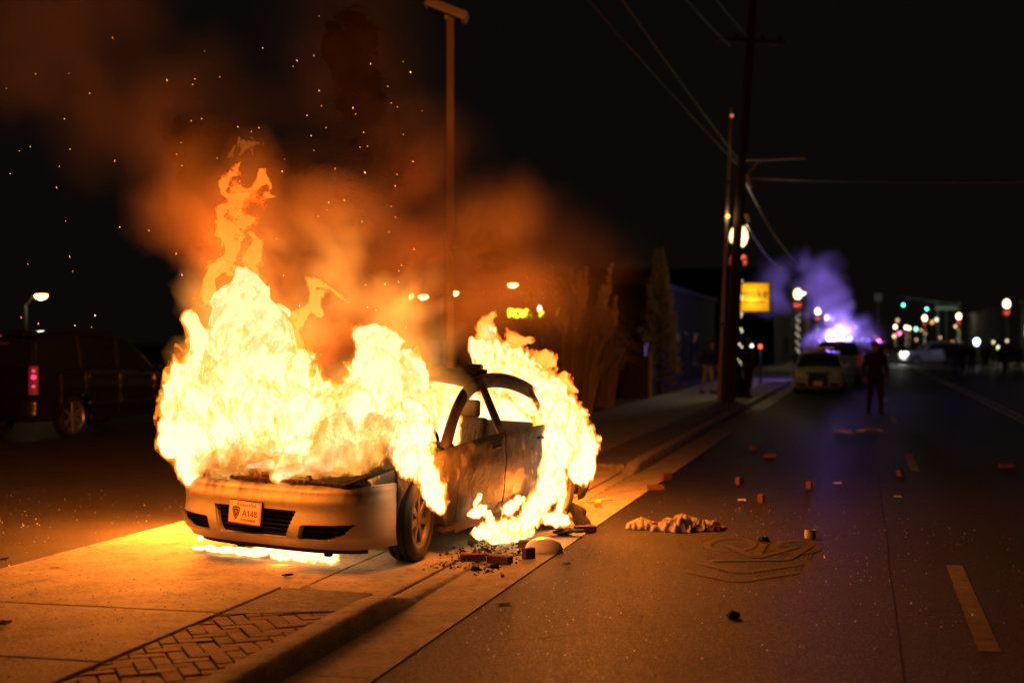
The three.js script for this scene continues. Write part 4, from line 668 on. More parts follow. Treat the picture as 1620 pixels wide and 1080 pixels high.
{
  const inCar = (x, y, L, r) => { const a = -0.2234, z = -L; return [-4.30 + x * Math.cos(a) + z * Math.sin(a), y + 0.077, 11.05 - (-x * Math.sin(a) + z * Math.cos(a)), r]; };
  flame('fire filling the cabin, seen through the empty side windows', [
    [inCar(-0.2, 0.8, 1.05, 0.2), inCar(-0.3, 1.1, 1.3, 0.24), inCar(-0.35, 1.25, 1.6, 0.16)],
    [inCar(0.1, 0.85, 1.9, 0.2), inCar(-0.1, 1.1, 2.1, 0.26), inCar(-0.2, 1.22, 2.4, 0.16)],
    [inCar(-0.1, 0.7, 2.5, 0.2), inCar(0, 1.0, 2.7, 0.2), inCar(0.3, 1.0, 2.95, 0.18)],
    [inCar(0.45, 0.72, 0.95, 0.13), inCar(0.5, 0.98, 1.08, 0.14), inCar(0.35, 1.15, 1.25, 0.12)],
    [inCar(0.4, 0.8, 1.35, 0.1), inCar(0.3, 1.1, 1.4, 0.12)],
    [inCar(-0.4, 0.7, 1.2, 0.2), inCar(-0.4, 0.75, 2.4, 0.25)],
  ], { cell: 0.03, sd: 52, y0: 0.9, freq: 1.6, warp: 0.7 });
  flame('line of fire burning beneath the front bumper', [
    [inCar(-0.86, 0.06, -0.62, 0.025), inCar(-0.6, 0.07, -0.68, 0.03), inCar(-0.2, 0.07, -0.66, 0.045), inCar(0.1, 0.08, -0.62, 0.07), inCar(0.42, 0.08, -0.58, 0.08)],
    [inCar(-0.1, 0.12, -0.5, 0.06), inCar(0.2, 0.14, -0.5, 0.09), inCar(0.45, 0.14, -0.46, 0.08)],
    [inCar(-0.9, 0.3, -0.42, 0.045), inCar(-0.93, 0.5, -0.4, 0.055), inCar(-0.92, 0.72, -0.42, 0.07)],
    [inCar(-0.9, 0.12, -0.5, 0.03), inCar(-0.92, 0.2, -0.48, 0.03)],
  ], { cell: 0.0125, sd: 66, y0: 0.4, freq: 3, warp: 0.4, floor: 0.06, amp: 1.0 });
  // the light that those flames give: one soft lamp at the face of each
  const fireLamp = (x, y, L, p, r) => { const q = inCar(x, y, L); const l = lamp(scene, q[0], q[1], -q[2], [1, 0.225, 0.02], p, r, 'flame_light'); l.castShadow = true; return l; };
  fireLamp(-0.6, 1.3, -1.3, 8, 0.3); fireLamp(0.3, 1.1, -1.25, 5, 0.25); fireLamp(-0.9, 2.0, -0.5, 11, 0.3);
  fireLamp(1.1, 0.8, 0.2, 4, 0.12); fireLamp(1.06, 0.6, 2.9, 14, 0.2); fireLamp(0.4, 1.85, 2.8, 6, 0.3);
  fireLamp(1.12, 0.26, 1.6, 8, 0.1); fireLamp(0.1, 0.1, -0.78, 0.4, 0.03); fireLamp(-1.75, 0.8, 0.3, 58, 0.25);
  fireLamp(-0.3, 1.75, -0.2, 14, 0.35); fireLamp(0.15, 1.05, 1.5, 2, 0.1); fireLamp(0.3, 1.8, 4.5, 95, 0.3);
}
// ---------------------------------------------------------------- smoke: nested thin shells that scatter the firelight
M.smoke = new THREE.MeshPhysicalMaterial({ color: lin(0.62, 0.42, 0.28), roughness: 1, specularIntensity: 0, vertexColors: true, transparent: true, opacity: 0.25, side: THREE.DoubleSide, depthWrite: false });
M.greySmoke = M.smoke.clone(); M.greySmoke.color = lin(0.5, 0.5, 0.52); M.darkSmoke = M.smoke.clone(); M.darkSmoke.color = lin(0.2, 0.15, 0.12);
function smoke(label, chains, { n = 500, size = 0.9, freq = 0.9, cut = -0.1, sd = 1, alpha = 0.1, mat = M.smoke, fade = null } = {}) {
  const [g, mean] = puffGeo(chains, { n, size, freq, cut, sd, alpha, opacity: mat.opacity, fade });
  const o = part(numbered('smoke'), g, mat, scene); o.position.set(...mean); o.castShadow = false;
  return tag(o, label, 'smoke', null, 'stuff');
}
const thin = (y) => lerp(1.7, 0.15, sstep(1.5, 4.5, y));
smoke('brown smoke plume leaning away to the upper left above the burning car', [
  [[-5.0, 1.6, 12.3, 0.5], [-5.18, 2.1, 12.5, 0.7], [-5.40, 2.8, 12.8, 0.8], [-6.25, 3.6, 13.0, 0.9], [-7.53, 4.48, 13.59, 1.0], [-9.00, 5.37, 14.26, 1.1], [-10.59, 6.35, 14.90, 1.2]],
], { alpha: 0.26, n: 190, size: 1.0, sd: 2, fade: (x, y) => thin(y) });
smoke('orange lit smoke rising straight up behind the burning car', [
  [[-4.5, 1.4, 12.7, 0.5], [-4.6, 2.3, 13.1, 0.75], [-4.8, 3.3, 13.3, 0.85], [-5.03, 4.3, 13.69, 0.9], [-4.95, 5.4, 14.23, 1.0]],
  [[-3.95, 1.5, 13.4, 0.35], [-4.2, 2.1, 13.7, 0.4], [-4.4, 2.7, 13.9, 0.4]],
], { alpha: 0.23, n: 140, size: 1.0, sd: 11, fade: (x, y) => thin(y) });
smoke('dark smoke curling along the front edge of the burnt bonnet', [
  [[-5.1, 0.84, 10.25, 0.1], [-4.8, 0.84, 10.12, 0.13], [-4.5, 0.84, 10.04, 0.13], [-4.2, 0.82, 10.0, 0.1], [-3.95, 0.88, 10.12, 0.13], [-3.7, 0.9, 10.28, 0.14], [-3.5, 0.95, 10.46, 0.1]],
], { alpha: 0.3, n: 150, sd: 21, freq: 4, mat: M.darkSmoke, cut: -0.2 });
// ---------------------------------------------------------------- buildings behind
function building(label, X0, X1, s0, s1, h, winFaces, opts = {}) {
  const b = thing('building', label, 'building', W((X0 + X1) / 2, (s0 + s1) / 2, -0.05)), w = X1 - X0, d = s1 - s0, t = 0.25;
  part('wall', [box(w, h, t, 0, h / 2, d / 2 - t / 2), box(w, h, t, 0, h / 2, -d / 2 + t / 2), box(t, h, d - 2 * t, w / 2 - t / 2, h / 2, 0), box(t, h, d - 2 * t, -w / 2 + t / 2, h / 2, 0)], opts.wall ?? M.wall, b);
  part('roof', [box(w + 0.3, 0.25, d + 0.3, 0, h + 0.125, 0)], M.roof, b);
  for (const [face, at0, y, ww, hh, lit] of winFaces) {       // face 'x': towards the road, 'z': towards the camera
    const f = new THREE.Group(); f.name = hh > 1.9 ? 'door' : 'window'; b.add(f);
    const fr = [box(ww + 0.16, 0.08, 0.1, 0, hh / 2 + 0.04, 0), box(ww + 0.16, 0.08, 0.1, 0, -hh / 2 - 0.04, 0), box(0.08, hh, 0.1, ww / 2 + 0.04, 0, 0), box(0.08, hh, 0.1, -ww / 2 - 0.04, 0, 0), box(0.05, hh, 0.06, 0, 0, 0.003)];
    part('frame', fr, M.darkMetal, f); part('pane', box(ww, hh, 0.03, 0, 0, -0.01), lit ?? M.glass, f);
    if (face === 'z') f.position.set(at0, y, d / 2 + 0.03); else { f.position.set(w / 2 + 0.03, y, at0); f.rotation.y = Math.PI / 2; }
    if (face === '-x') { f.position.x = -w / 2 - 0.03; f.rotation.y = -Math.PI / 2; }
  }
  return b;
}
M.dimPane = glow(0.05, 0.035, 0.02, 0.05); M.shopPane = glow(4.5, 5.0, 4.0, 0.2); M.greenPane = glow(0.4, 0.42, 0.2, 0.1);
building('low dark building beyond the parking lot carrying the yellow-green neon sign', -27, -14, 78.6, 96, 4.6, [['z', -3, 1.3, 1.6, 1.4, M.dimPane], ['z', 0, 1.1, 1.0, 2.1], ['z', 3.4, 1.4, 2.2, 1.3, M.dimPane]]);
building('dark shop building beside the pavement behind the yellow sign', -11.6, -8.4, 57.5, 84, 4.2, [['x', 5, 1.5, 2.4, 1.5], ['x', 1.5, 1.2, 1.1, 2.2], ['x', -3, 1.5, 2.4, 1.5], ['z', 0, 1.5, 1.6, 1.3]]);
building('long dark row of shops on the far side of the road with three bright panes', 13.2, 26, 128, 190, 5.2, [['z', -5.75, 2.95, 0.55, 0.95, M.shopPane], ['z', -4.75, 2.95, 0.55, 0.95, M.shopPane], ['z', -3.7, 2.95, 0.55, 0.95, M.shopPane], ['-x', 10, 1.6, 2.4, 1.6], ['-x', 0, 1.6, 2.4, 1.6]]);
for (const X of [13.6, 14.6, 15.6]) lamp(scene, X, 2.9, -126.9, [0.9, 1, 0.85], 1.5, 0.3, 'window_light');
building('far dark building closing the left side of the street', -24, -6.6, 112, 190, 7.5, [['z', 3, 1.6, 2.4, 1.6], ['x', 20, 1.6, 2.4, 1.6], ['x', 10, 4.8, 1.4, 1.6]]);
// ---------------------------------------------------------------- lamp posts with acorn globes, bows and light strings
M.globe = glow(5.2, 3.2, 1.15, 0.6); M.globeFar = glow(5.5, 3.9, 1.9, 0.6); M.bulb = glow(2.4, 2.0, 1.2, 0.5); M.bow = std({ color: lin(0.5, 0.06, 0.03), roughness: 0.7, side: THREE.DoubleSide, emissive: lin(0.0, 0, 0) });
function lampPost(label, X, s, { H = 5.05, far = false, string = true, bow = true, top = true, y = 0.13, power = 5, group = 'acorn street lamps along the road' } = {}) {
  const t = thing('street_lamp', label, 'street lamp', W(X, s, y), 0, group), h = H - y;
  part('base', [lathe([[0.001, 0], [0.24, 0], [0.24, 0.12], [0.19, 0.18], [0.17, 0.5], [0.12, 0.62], [0.1, 0.7]], 12)], M.postGreen, t);
  const sh = []; for (let i = 0; i < 8; i++) { const a = i / 8 * 6.2832; sh.push(bar(V(0.05 * Math.cos(a), 0.65, 0.05 * Math.sin(a)), V(0.036 * Math.cos(a), h - 0.45, 0.036 * Math.sin(a)), 0.03, 0.022, 6)); }
  part('post', sh, M.postGreen, t);
  part('capital', lathe([[0.06, h - 0.5], [0.1, h - 0.46], [0.08, h - 0.42], [0.15, h - 0.36], [0.16, h - 0.31], [0.001, h - 0.3]], 12), M.postGreen, t);
  part('lamp_globe', place(lathe([[0.13, -0.31], [0.22, -0.2], [0.275, -0.03], [0.26, 0.12], [0.2, 0.25], [0.1, 0.35], [0.06, 0.37], [0.001, 0.37]], 18), 0, h, 0), far ? M.globeFar : M.globe, t);
  part('finial', lathe([[0.08, h + 0.36], [0.05, h + 0.41], [0.02, h + 0.44], [0.03, h + 0.48], [0.001, h + 0.53]], 10), M.postGreen, t);
  if (bow) { const bw = part('red_bow', [-1, 1].map((k) => place(gridGeo((u, v) => { const q = u * 0.26, w = 0.05 + 0.13 * Math.sin(u * 2.4); return [k * q, (v - 0.5) * w * 2, 0.1 + 0.05 * Math.sin(u * 3.1) + 0.02 * Math.sin(v * 9), u, v]; }, 8, 5, 0.01), 0, h - 0.75, 0.02)).concat([box(0.07, 0.09, 0.06, 0, h - 0.75, 0.12, 0, 0.02), place(new RoundedBoxGeometry(0.06, 0.28, 0.02, 1, 0.005), -0.06, h - 0.93, 0.1, 0, 0, -0.2), place(new RoundedBoxGeometry(0.06, 0.28, 0.02, 1, 0.005), 0.06, h - 0.93, 0.1, 0, 0, 0.2)]), M.bow, t); }
  if (string) { const g = [], n = far ? 20 : 34; for (let i = 0; i < n; i++) { const a = i * 0.95, yy = lerp(1.0, h - 1.35, i / (n - 1)); g.push(ball(far ? 0.03 : 0.025, 0.1 * Math.cos(a), yy, 0.1 * Math.sin(a), 6)); } const st = part('string_light', g, M.bulb, t); st.userData.kind = 'stuff'; part('string_cable', tube([...Array(n).keys()].map((i) => [0.09 * Math.cos(i * 0.95), lerp(1.0, h - 1.35, i / (n - 1)), 0.09 * Math.sin(i * 0.95)]), 0.008, n * 3, 4), M.black, st); }
  const l = lamp(t, 0, h - 0.12, 0.42, [1, 0.78, 0.5], power * 1.6, 0.15); return t;
}
lampPost('nearest acorn street lamp, its globe half hidden by the utility pole, with red bow', -3.66, 43.97, { power: 5 });
lampPost('second acorn street lamp along the left kerb, wound with lights behind the police sedan', -4.14, 96.8);
lampPost('third acorn street lamp along the left kerb', -4.4, 150.3, { far: true });
[[-4.3, 187, 'fourth'], [-3.8, 199, 'fifth'], [-3.7, 246, 'sixth'], [-3.4, 298, 'seventh'], [-3.4, 390, 'eighth and farthest']].forEach(([X, s, w]) => lampPost(w + ' acorn street lamp in the row along the left kerb', X, s, { far: true, string: s < 200 }));
lampPost('bright acorn lamp at the far right of the road, the largest on that side', 11.8, 125.5, { far: true, string: false });
lampPost('acorn lamp wound with lights beside the crowd on the far side', 11.6, 183, { far: true });
[[8.1, 195.6, 'acorn lamp wound with lights directly below the right green traffic light'], [6.65, 300, 'leftmost of the three small acorn lamps left of the white vehicle'], [9.1, 311, 'middle one of the three small acorn lamps above the white vehicle'], [10.3, 330, 'rightmost of the three small acorn lamps above the white vehicle']].forEach(([X, s, w]) => lampPost(w, X, s, { far: true }));
function cobra(label, X, s, H, dir, m, power, arm = 0.35, pole = M.black) {      // pole, curved arm and a flat lantern
  const t = thing('tall_street_light', label, 'street light', W(X, s, 0));
  part('post', cyl(0.09, 0.06, H - 0.25, 0, 0, 0, 10), pole, t);
  part('arm', tube([[0, H - 0.3, 0], [dir * 0.3, H + 0.05, 0], [dir * arm, H + 0.15, 0]], 0.035, 14, 6), pole, t);
  const hd = part('lamp_housing', place(new THREE.SphereGeometry(1, 14, 8).scale(0.36, 0.09, 0.16), dir * (arm + 0.25), H + 0.15, 0), M.black, t);
  part('lamp_lens', place(new THREE.SphereGeometry(1, 14, 8).scale(0.24, 0.14, 0.13), dir * (arm + 0.28), H + 0.07, 0), m, hd);
  if (power) lamp(t, dir * (arm + 0.28), H - 0.12, 0, [1, 0.7, 0.35], power, 0.1);
  return t;
}
M.sodium = glow(15.4, 9.2, 1.8, 0.4); M.mercury = glow(11.0, 12.1, 5.7, 0.4); M.yellowLamp = glow(12.1, 9.7, 2.0, 0.4); M.coldLamp = glow(7.9, 11.4, 12.3, 0.4);
cobra('yellow street light far left above the dark parked vehicle', -28.75, 44.7, 3.4, 1, M.sodium, 4);
cobra('greenish street light seen through the smoke right of the tallest flame', -21.45, 51.7, 5.6, 1, M.mercury, 8);
cobra('pair lamp on the left, first of two close yellow lights behind the smoke', -22.35, 66.9, 4.05, 1, M.yellowLamp, 4);
cobra('pair lamp on the right, second of two close yellow lights behind the smoke', -21.95, 68, 4.05, 1, M.yellowLamp, 4);
cobra('single yellow light just right of the lit pole behind the smoke', -20.20, 67.4, 4.2, 1, M.yellowLamp, 4);
cobra('pale yellow light high above the neon sign', -17.35, 68.1, 4.6, 1, M.yellowLamp, 4);
cobra('cold white light above the right end of the neon sign', -17.85, 76.2, 3.7, 1, M.coldLamp, 8);
cobra('white street light behind the second acorn lamp', -5.05, 112.3, 5.6, 1, M.globeFar, 6);
cobra('tall thin street light in the distance above the purple glare', -1.55, 226, 4.1, 1, M.globeFar, 6);
// ---------------------------------------------------------------- tall lit pole, utility pole, wires
{ const t = thing('parking_lot_light', 'tall rust-brown pole with box lantern cut by the top edge', 'light pole', W(-6.75, 23.05, 0.08));
  part('post', box(0.13, 7.2, 0.13, 0, 3.6, 0, 0.3, 0.02), std({ color: lin(0.2, 0.14, 0.1), roughness: 0.55, metalness: 0.2 }), t);
  part('foot', [box(0.34, 0.05, 0.34, 0, 0.025, 0, 0.3), cyl(0.3, 0.3, 0.02, 0, 0, 0, 16)], M.galv, t);
  const h = part('lantern', [place(new RoundedBoxGeometry(0.75, 0.16, 0.4, 2, 0.03), -0.06, 7.34, 0, 0, 0.2, -0.38), box(0.2, 0.12, 0.12, 0, 7.24, 0, 0.3, 0.02)], M.galv, t); part('lantern_glass', place(new THREE.BoxGeometry(0.6, 0.02, 0.3), -0.1, 7.25, 0, 0, 0.2, -0.38), M.glass, h); }
{ const t = thing('utility_pole', 'tall dark wooden utility pole leaning at the kerb in front of the lamp', 'utility pole', W(-3.82, 41.6, 0.1)), L = 0.066, P = (y, dx = 0, dz = 0) => V(y * L + dx, y, dz);
  part('post', bar(P(-0.1), P(13), 0.17, 0.1, 14), M.pole, t);
  const ca = part('cross_arm', [place(new RoundedBoxGeometry(2.2, 0.11, 0.1, 1, 0.01), 10.4 * L, 10.4, 0.16, 0, 0.5)], M.pole, t);
  for (const k of [-0.95, -0.4, 0.4, 0.95]) part('insulator', place(lathe([[0.001, 0], [0.05, 0], [0.06, 0.03], [0.03, 0.06], [0.055, 0.09], [0.02, 0.14], [0.001, 0.14]], 10), 10.4 * L + k * Math.cos(0.5), 10.46, 0.16 - k * Math.sin(0.5)), M.glass, ca);
  part('bracket', [bar(P(6.95, 0.1, 0.2), P(6.95, 1.8, 0.3), 0.025), bar(P(6.5, 0.15, 0.15), P(6.95, 0.5, 0.22), 0.02)], M.galv, t);
  part('cable_clamp', [place(new RoundedBoxGeometry(0.1, 0.4, 0.1, 1, 0.02), 6.35 * L + 0.24, 6.35, 0.14, 0, 0, 0.25), place(new RoundedBoxGeometry(0.12, 0.25, 0.1, 1, 0.02), 5.0 * L + 0.3, 5.3, 0.14, 0, 0, 0.3)], M.galv, t);
  part('riser_pipe', bar(P(0, 0.2, 0.06), P(4.1, 0.16, 0.06), 0.06), M.black, t);
  part('ground_wire', bar(P(0, -0.1, 0.18), P(9, -0.08, 0.15), 0.008), M.wire, t); }
{ const t = thing('metal_pole', 'slim grey metal pole leaning just left of the utility pole', 'pole', W(-4.02, 41.44, 0.1)); part('post', bar(V(0, 0, 0), V(0.36, 8.5, 0), 0.065, 0.045, 10), std({ color: lin(0.34, 0.28, 0.22), roughness: 0.5, metalness: 0.3 }), t);
  part('clamp_band', [2.2, 4.6, 6.3].map((y) => cyl(0.075, 0.075, 0.06, y * 0.042, y, 0, 10)), M.darkMetal, t);
  const lm = part('marker_lamp', [ball(0.06, 0.26, 5.35, 0.1, 10), box(0.05, 0.05, 0.1, 0.24, 5.35, 0.05)], glow(2.6, 1.5, 0.4), t); part('marker_lamp', [ball(0.045, 0.38, 8.25, 0.08, 10), box(0.04, 0.04, 0.08, 0.36, 8.25, 0.04)], glow(0.9, 0.3, 0.1), t); lamp(t, 0.26, 5.35, 0.1, [1, 0.6, 0.2], 0.6, 0.05); }
const wireM = [M.wire]; let wn = 0;
function wire(label, a, b, sag, r = 0.014) { const m = a.clone().add(b).multiplyScalar(0.5); m.y -= sag; const q = (t) => a.clone().multiplyScalar((1 - t) * (1 - t)).add(m.clone().multiplyScalar(2 * t * (1 - t))).add(b.clone().multiplyScalar(t * t)); const o = part(numbered('overhead_wire'), tube([0, 0.15, 0.3, 0.45, 0.6, 0.75, 0.9, 1].map(q), r, 40, 5), M.wire, scene); tag(o, label, 'wire', 'wires strung to the utility pole'); }
wire('left one of the two long overhead wires crossing the dark sky', W(-6.6, 20, 10.1), W(-3.4, 41.6, 6.85), 0.25);
wire('right one of the two long overhead wires crossing the dark sky', W(-5.3, 18, 9.7), W(-3.4, 41.6, 7.0), 0.25, 0.016);
wire('thin wire near the top of the utility pole, left strand', W(-4.2, 22, 9.2), W(-3.75, 42, 10.5), 0.3, 0.01);
wire('thin wire near the top of the utility pole, right strand', W(-3.7, 22, 9.3), W(-3.1, 42, 10.6), 0.3, 0.01);
wire('wire running from the pole across the road to the right', W(-3.2, 42, 6.6), W(9, 22, 4.2), 0.35, 0.014);
wire('short cable curving down behind the utility pole', W(-3.3, 42.1, 6.5), W(-2.2, 52, 4.6), 0.5, 0.02);
wire('lower cable running on along the street behind the utility pole', W(-3.3, 42.2, 5.3), W(-3.7, 75, 5.6), 0.8, 0.014);
// ---------------------------------------------------------------- signs
{ const cv = document.createElement('canvas'); cv.width = 512; cv.height = 448; const c = cv.getContext('2d'); c.fillStyle = '#e2a81c'; c.fillRect(0, 0, 512, 448); c.strokeStyle = '#8a5c08'; c.lineWidth = 14; c.strokeRect(7, 7, 498, 434);
  c.fillStyle = '#1d1206'; c.font = 'bold 172px sans-serif'; c.textAlign = 'center'; c.fillText('Smoke', 256, 235, 470); seed(3); c.fillStyle = '#5b3a08'; for (let x = 90; x < 430; x += 46) c.fillRect(x, 285 + rr(-4, 4), rr(22, 36), rr(30, 44));
  const t = new THREE.CanvasTexture(cv); t.colorSpace = THREE.SRGBColorSpace;
  const b = thing('shop_sign', 'lit yellow square sign reading Smoke behind the utility pole', 'sign', W(-3.9, 52.6, 0.13), 0.05);
  part('post', cyl(0.07, 0.06, 2.9, -0.72, 0, 0, 10), M.darkMetal, b); part('cabinet', [box(1.36, 1.14, 0.18, 0, 3.33, 0, 0, 0.02), box(0.1, 0.5, 0.1, -0.72, 3.0, 0)], M.darkMetal, b);
  const f = part('sign_panel', plateGeo(1.28, 1.06), std({ map: t, emissiveMap: t, emissive: lin(0.38, 0.38, 0.38), roughness: 0.5 }), b); f.position.set(0, 3.33, 0.1); lamp(b, 0, 3.33, 0.5, [1, 0.7, 0.12], 2.5, 0.3); }
{ const n = thing('neon_sign', 'yellow-green neon sign glowing on the low dark building', 'neon sign', W(-17.95, 78.35, 3.47)); const m = glow(4.5, 6, 0.2, 0.1); seed(12);
  part('backing', box(3.4, 0.72, 0.06, 0.05, 0, -0.09, 0, 0.01), M.black, n);
  let x = -1.5; for (let i = 0; i < 9; i++) { const w = rr(0.2, 0.3), k = i % 3; if (i === 7) { x += 0.2; continue; } const pts = k === 0 ? [[x, -0.2, 0], [x, 0.2, 0], [x + w, 0.14, 0], [x + w, -0.16, 0]] : k === 1 ? [[x + w, 0.18, 0], [x, 0.12, 0], [x, -0.15, 0], [x + w, -0.19, 0]] : [[x, 0.2, 0], [x + w * 0.4, -0.2, 0], [x + w * 0.7, 0.15, 0], [x + w, -0.2, 0]]; part('neon_tube', tube(pts, 0.05, 16, 6), m, n); x += w + 0.1; }
  part('neon_ring', place(new THREE.TorusGeometry(0.2, 0.07, 8, 20), 1.5, 0, 0), m, n); lamp(n, 0, 0, 0.35, [0.8, 1, 0.05], 2, 0.3); }
function trafficLight(label, X, s, y, dir) { const t = thing('traffic_light', label, 'traffic light', W(X, s, 0)); part('post', cyl(0.14, 0.1, 7.2, dir * 4.2, 0, 0, 10), M.galv, t); part('arm', bar(V(dir * 4.2, 7.0, 0), V(-dir * 0.4, y + 0.75, 0), 0.09, 0.05), M.galv, t);
  const h = part('housing', [box(0.36, 1.1, 0.26, 0, y + 0.1, 0, 0, 0.03), ...[-0.33, 0, 0.33].map((k) => place(new THREE.CylinderGeometry(0.15, 0.15, 0.2, 14, 1, true, Math.PI / 2, Math.PI), 0, y + 0.1 + k, 0.2, Math.PI / 2))], M.black, t); for (const [k, m] of [[0.33, M.black], [0, M.black], [-0.33, M.greenLamp]]) part('lens', place(new THREE.SphereGeometry(0.135, 14, 10).scale(1, 1, 0.5), 0, y + 0.1 + k, 0.13), m, h); lamp(t, 0, y - 0.23, 0.35, [0.1, 1, 0.7], 5, 0.15); return t; }
M.greenLamp = glow(1.2, 8, 6, 0.1);
trafficLight('green traffic light high over the road, left one of two', 5.13, 186.6, 6.8, 1);
trafficLight('green traffic light high over the road, right one of two', 8.45, 197.7, 6.55, 1);
function signPanel(name, label, X, s, y, w, h, m) { const t = thing(name, label, 'sign', W(X, s, 0)); part('post', cyl(0.06, 0.05, y, 0, 0, -0.05, 8), M.galv, t); part('panel', box(w, h, 0.05, 0, y, 0.03, 0, 0.01), m, t); return t; }
signPanel('street_name_sign', 'pale green street name sign hanging above the crossing', 9.26, 167, 5.71, 2.4, 0.45, std({ color: lin(0.2, 0.4, 0.25), roughness: 0.5, emissive: lin(0.035, 0.05, 0.028) }));
signPanel('road_sign', 'grey square road sign high above the road, the upper of two', 1.69, 155, 6.6, 0.75, 0.85, std({ color: lin(0.3, 0.3, 0.32), emissive: lin(0.012, 0.012, 0.014) }));
signPanel('road_sign', 'grey square road sign beside the purple glare, the lower of two', -1.09, 154, 5.93, 0.7, 0.8, std({ color: lin(0.3, 0.3, 0.32), emissive: lin(0.014, 0.012, 0.016) }));
function spot(name, label, X, s, y, r, e, p) { const t = thing(name, label, 'light', W(X, s, 0)); part('post', cyl(0.05, 0.04, y - r * 1.2, 0, 0, 0, 8), M.darkMetal, t); part('lamp_bulb', [ball(r, 0, y, 0, 12), cyl(r * 0.7, r * 0.5, r * 0.4, 0, y - r * 1.3, 0, 10)], glow(...e, 0.3), t); const k = Math.max(...e); lamp(t, 0, y, 0, e.map((x) => x / k), p, r); return t; }
spot('path_light', 'small white light right of the utility pole near the ground', -4.35, 58, 1.66, 0.1, [2.6, 3, 2.8], 1);
spot('path_light', 'small red light right of the utility pole near the ground', -4.0, 58.5, 1.66, 0.08, [2.2, 0.12, 0.04], 0.5);
spot('path_light', 'small orange dot beside the feathery grass', -10.9, 62, 4.2, 0.08, [1.4, 0.6, 0.25], 0.4);
spot('torch_light', 'brilliant blue-white light held up within the far crowd', 8.64, 115.4, 1.9, 0.22, [7, 9, 14], 12);
spot('path_light', 'greenish light low among the far crowd', 10.54, 118, 1.4, 0.17, [3, 3.4, 1.7], 2);
spot('path_light', 'small pink light in the distance under the street lamps', 4.2, 170, 2.9, 0.2, [3, 0.5, 1.8], 1);
spot('path_light', 'amber light between the lamps in the distance', 7.4, 160, 4.05, 0.17, [1.8, 0.8, 0.2], 1);
spot('path_light', 'warm small light left of the traffic lights', 3.55, 150, 4.1, 0.15, [1.4, 0.75, 0.5], 1);
spot('path_light', 'cyan-green small light below the right traffic light', 5.9, 165, 3.35, 0.18, [1.2, 3, 2.2], 1);
spot('path_light', 'white light between the green traffic light and the street name sign', 8.1, 165, 4.4, 0.17, [2, 2.1, 1.6], 1);
spot('path_light', 'small cream light at the right edge among the crowd', 9.9, 105, 1.95, 0.09, [1.6, 1.3, 0.9], 0.6);
spot('path_light', 'small cream light above a dark head in the far crowd', 8.9, 104, 1.86, 0.09, [1.8, 1.5, 0.9], 0.6);
{ seed(64); const far = [[2.6, 1.7, 0.7], [2.4, 1.3, 0.55], [2, 2.2, 2], [2.4, 0.8, 0.2]];
  for (let i = 0; i < 22; i++) { const s = rr(170, 330), X = lerp(-2.5, 26, rnd()) * s / 230; if (Math.abs(X - s * 0.012) < 0.6) continue; const o = spot('far_light', 'tiny light among the many strung along the far end of the street', X, s, rr(1.8, 4.6), rr(0.1, 0.2), far[i % 4], 0.5); o.userData.group = 'tiny far street lights'; } }
// ---------------------------------------------------------------- plants, fence
M.plume = std({ color: lin(0.78, 0.66, 0.5), roughness: 0.95, side: THREE.DoubleSide }); M.blade = std({ color: lin(0.42, 0.31, 0.17), roughness: 0.85, side: THREE.DoubleSide }); M.needle = [std({ color: lin(0.2, 0.15, 0.07), roughness: 0.9, side: THREE.DoubleSide }), std({ color: lin(0.3, 0.2, 0.08), roughness: 0.9, side: THREE.DoubleSide })];
function strip3(pts, w, tw = 0) { const pos = [], idx = [], n = pts.length; for (let i = 0; i < n; i++) { const t = pts[Math.min(n - 1, i + 1)].clone().sub(pts[Math.max(0, i - 1)]).normalize(), s = new THREE.Vector3().crossVectors(t, V(Math.sin(tw), 0.2, Math.cos(tw))).normalize().multiplyScalar(w(i / (n - 1)) / 2), p = pts[i]; pos.push(p.x - s.x, p.y - s.y, p.z - s.z, p.x + s.x, p.y + s.y, p.z + s.z); if (i) idx.push(i * 2 - 2, i * 2 - 1, i * 2 + 1, i * 2 - 2, i * 2 + 1, i * 2); } const g = new THREE.BufferGeometry(); g.setAttribute('position', new THREE.Float32BufferAttribute(pos, 3)); g.setIndex(idx); g.computeVertexNormals(); return g; }
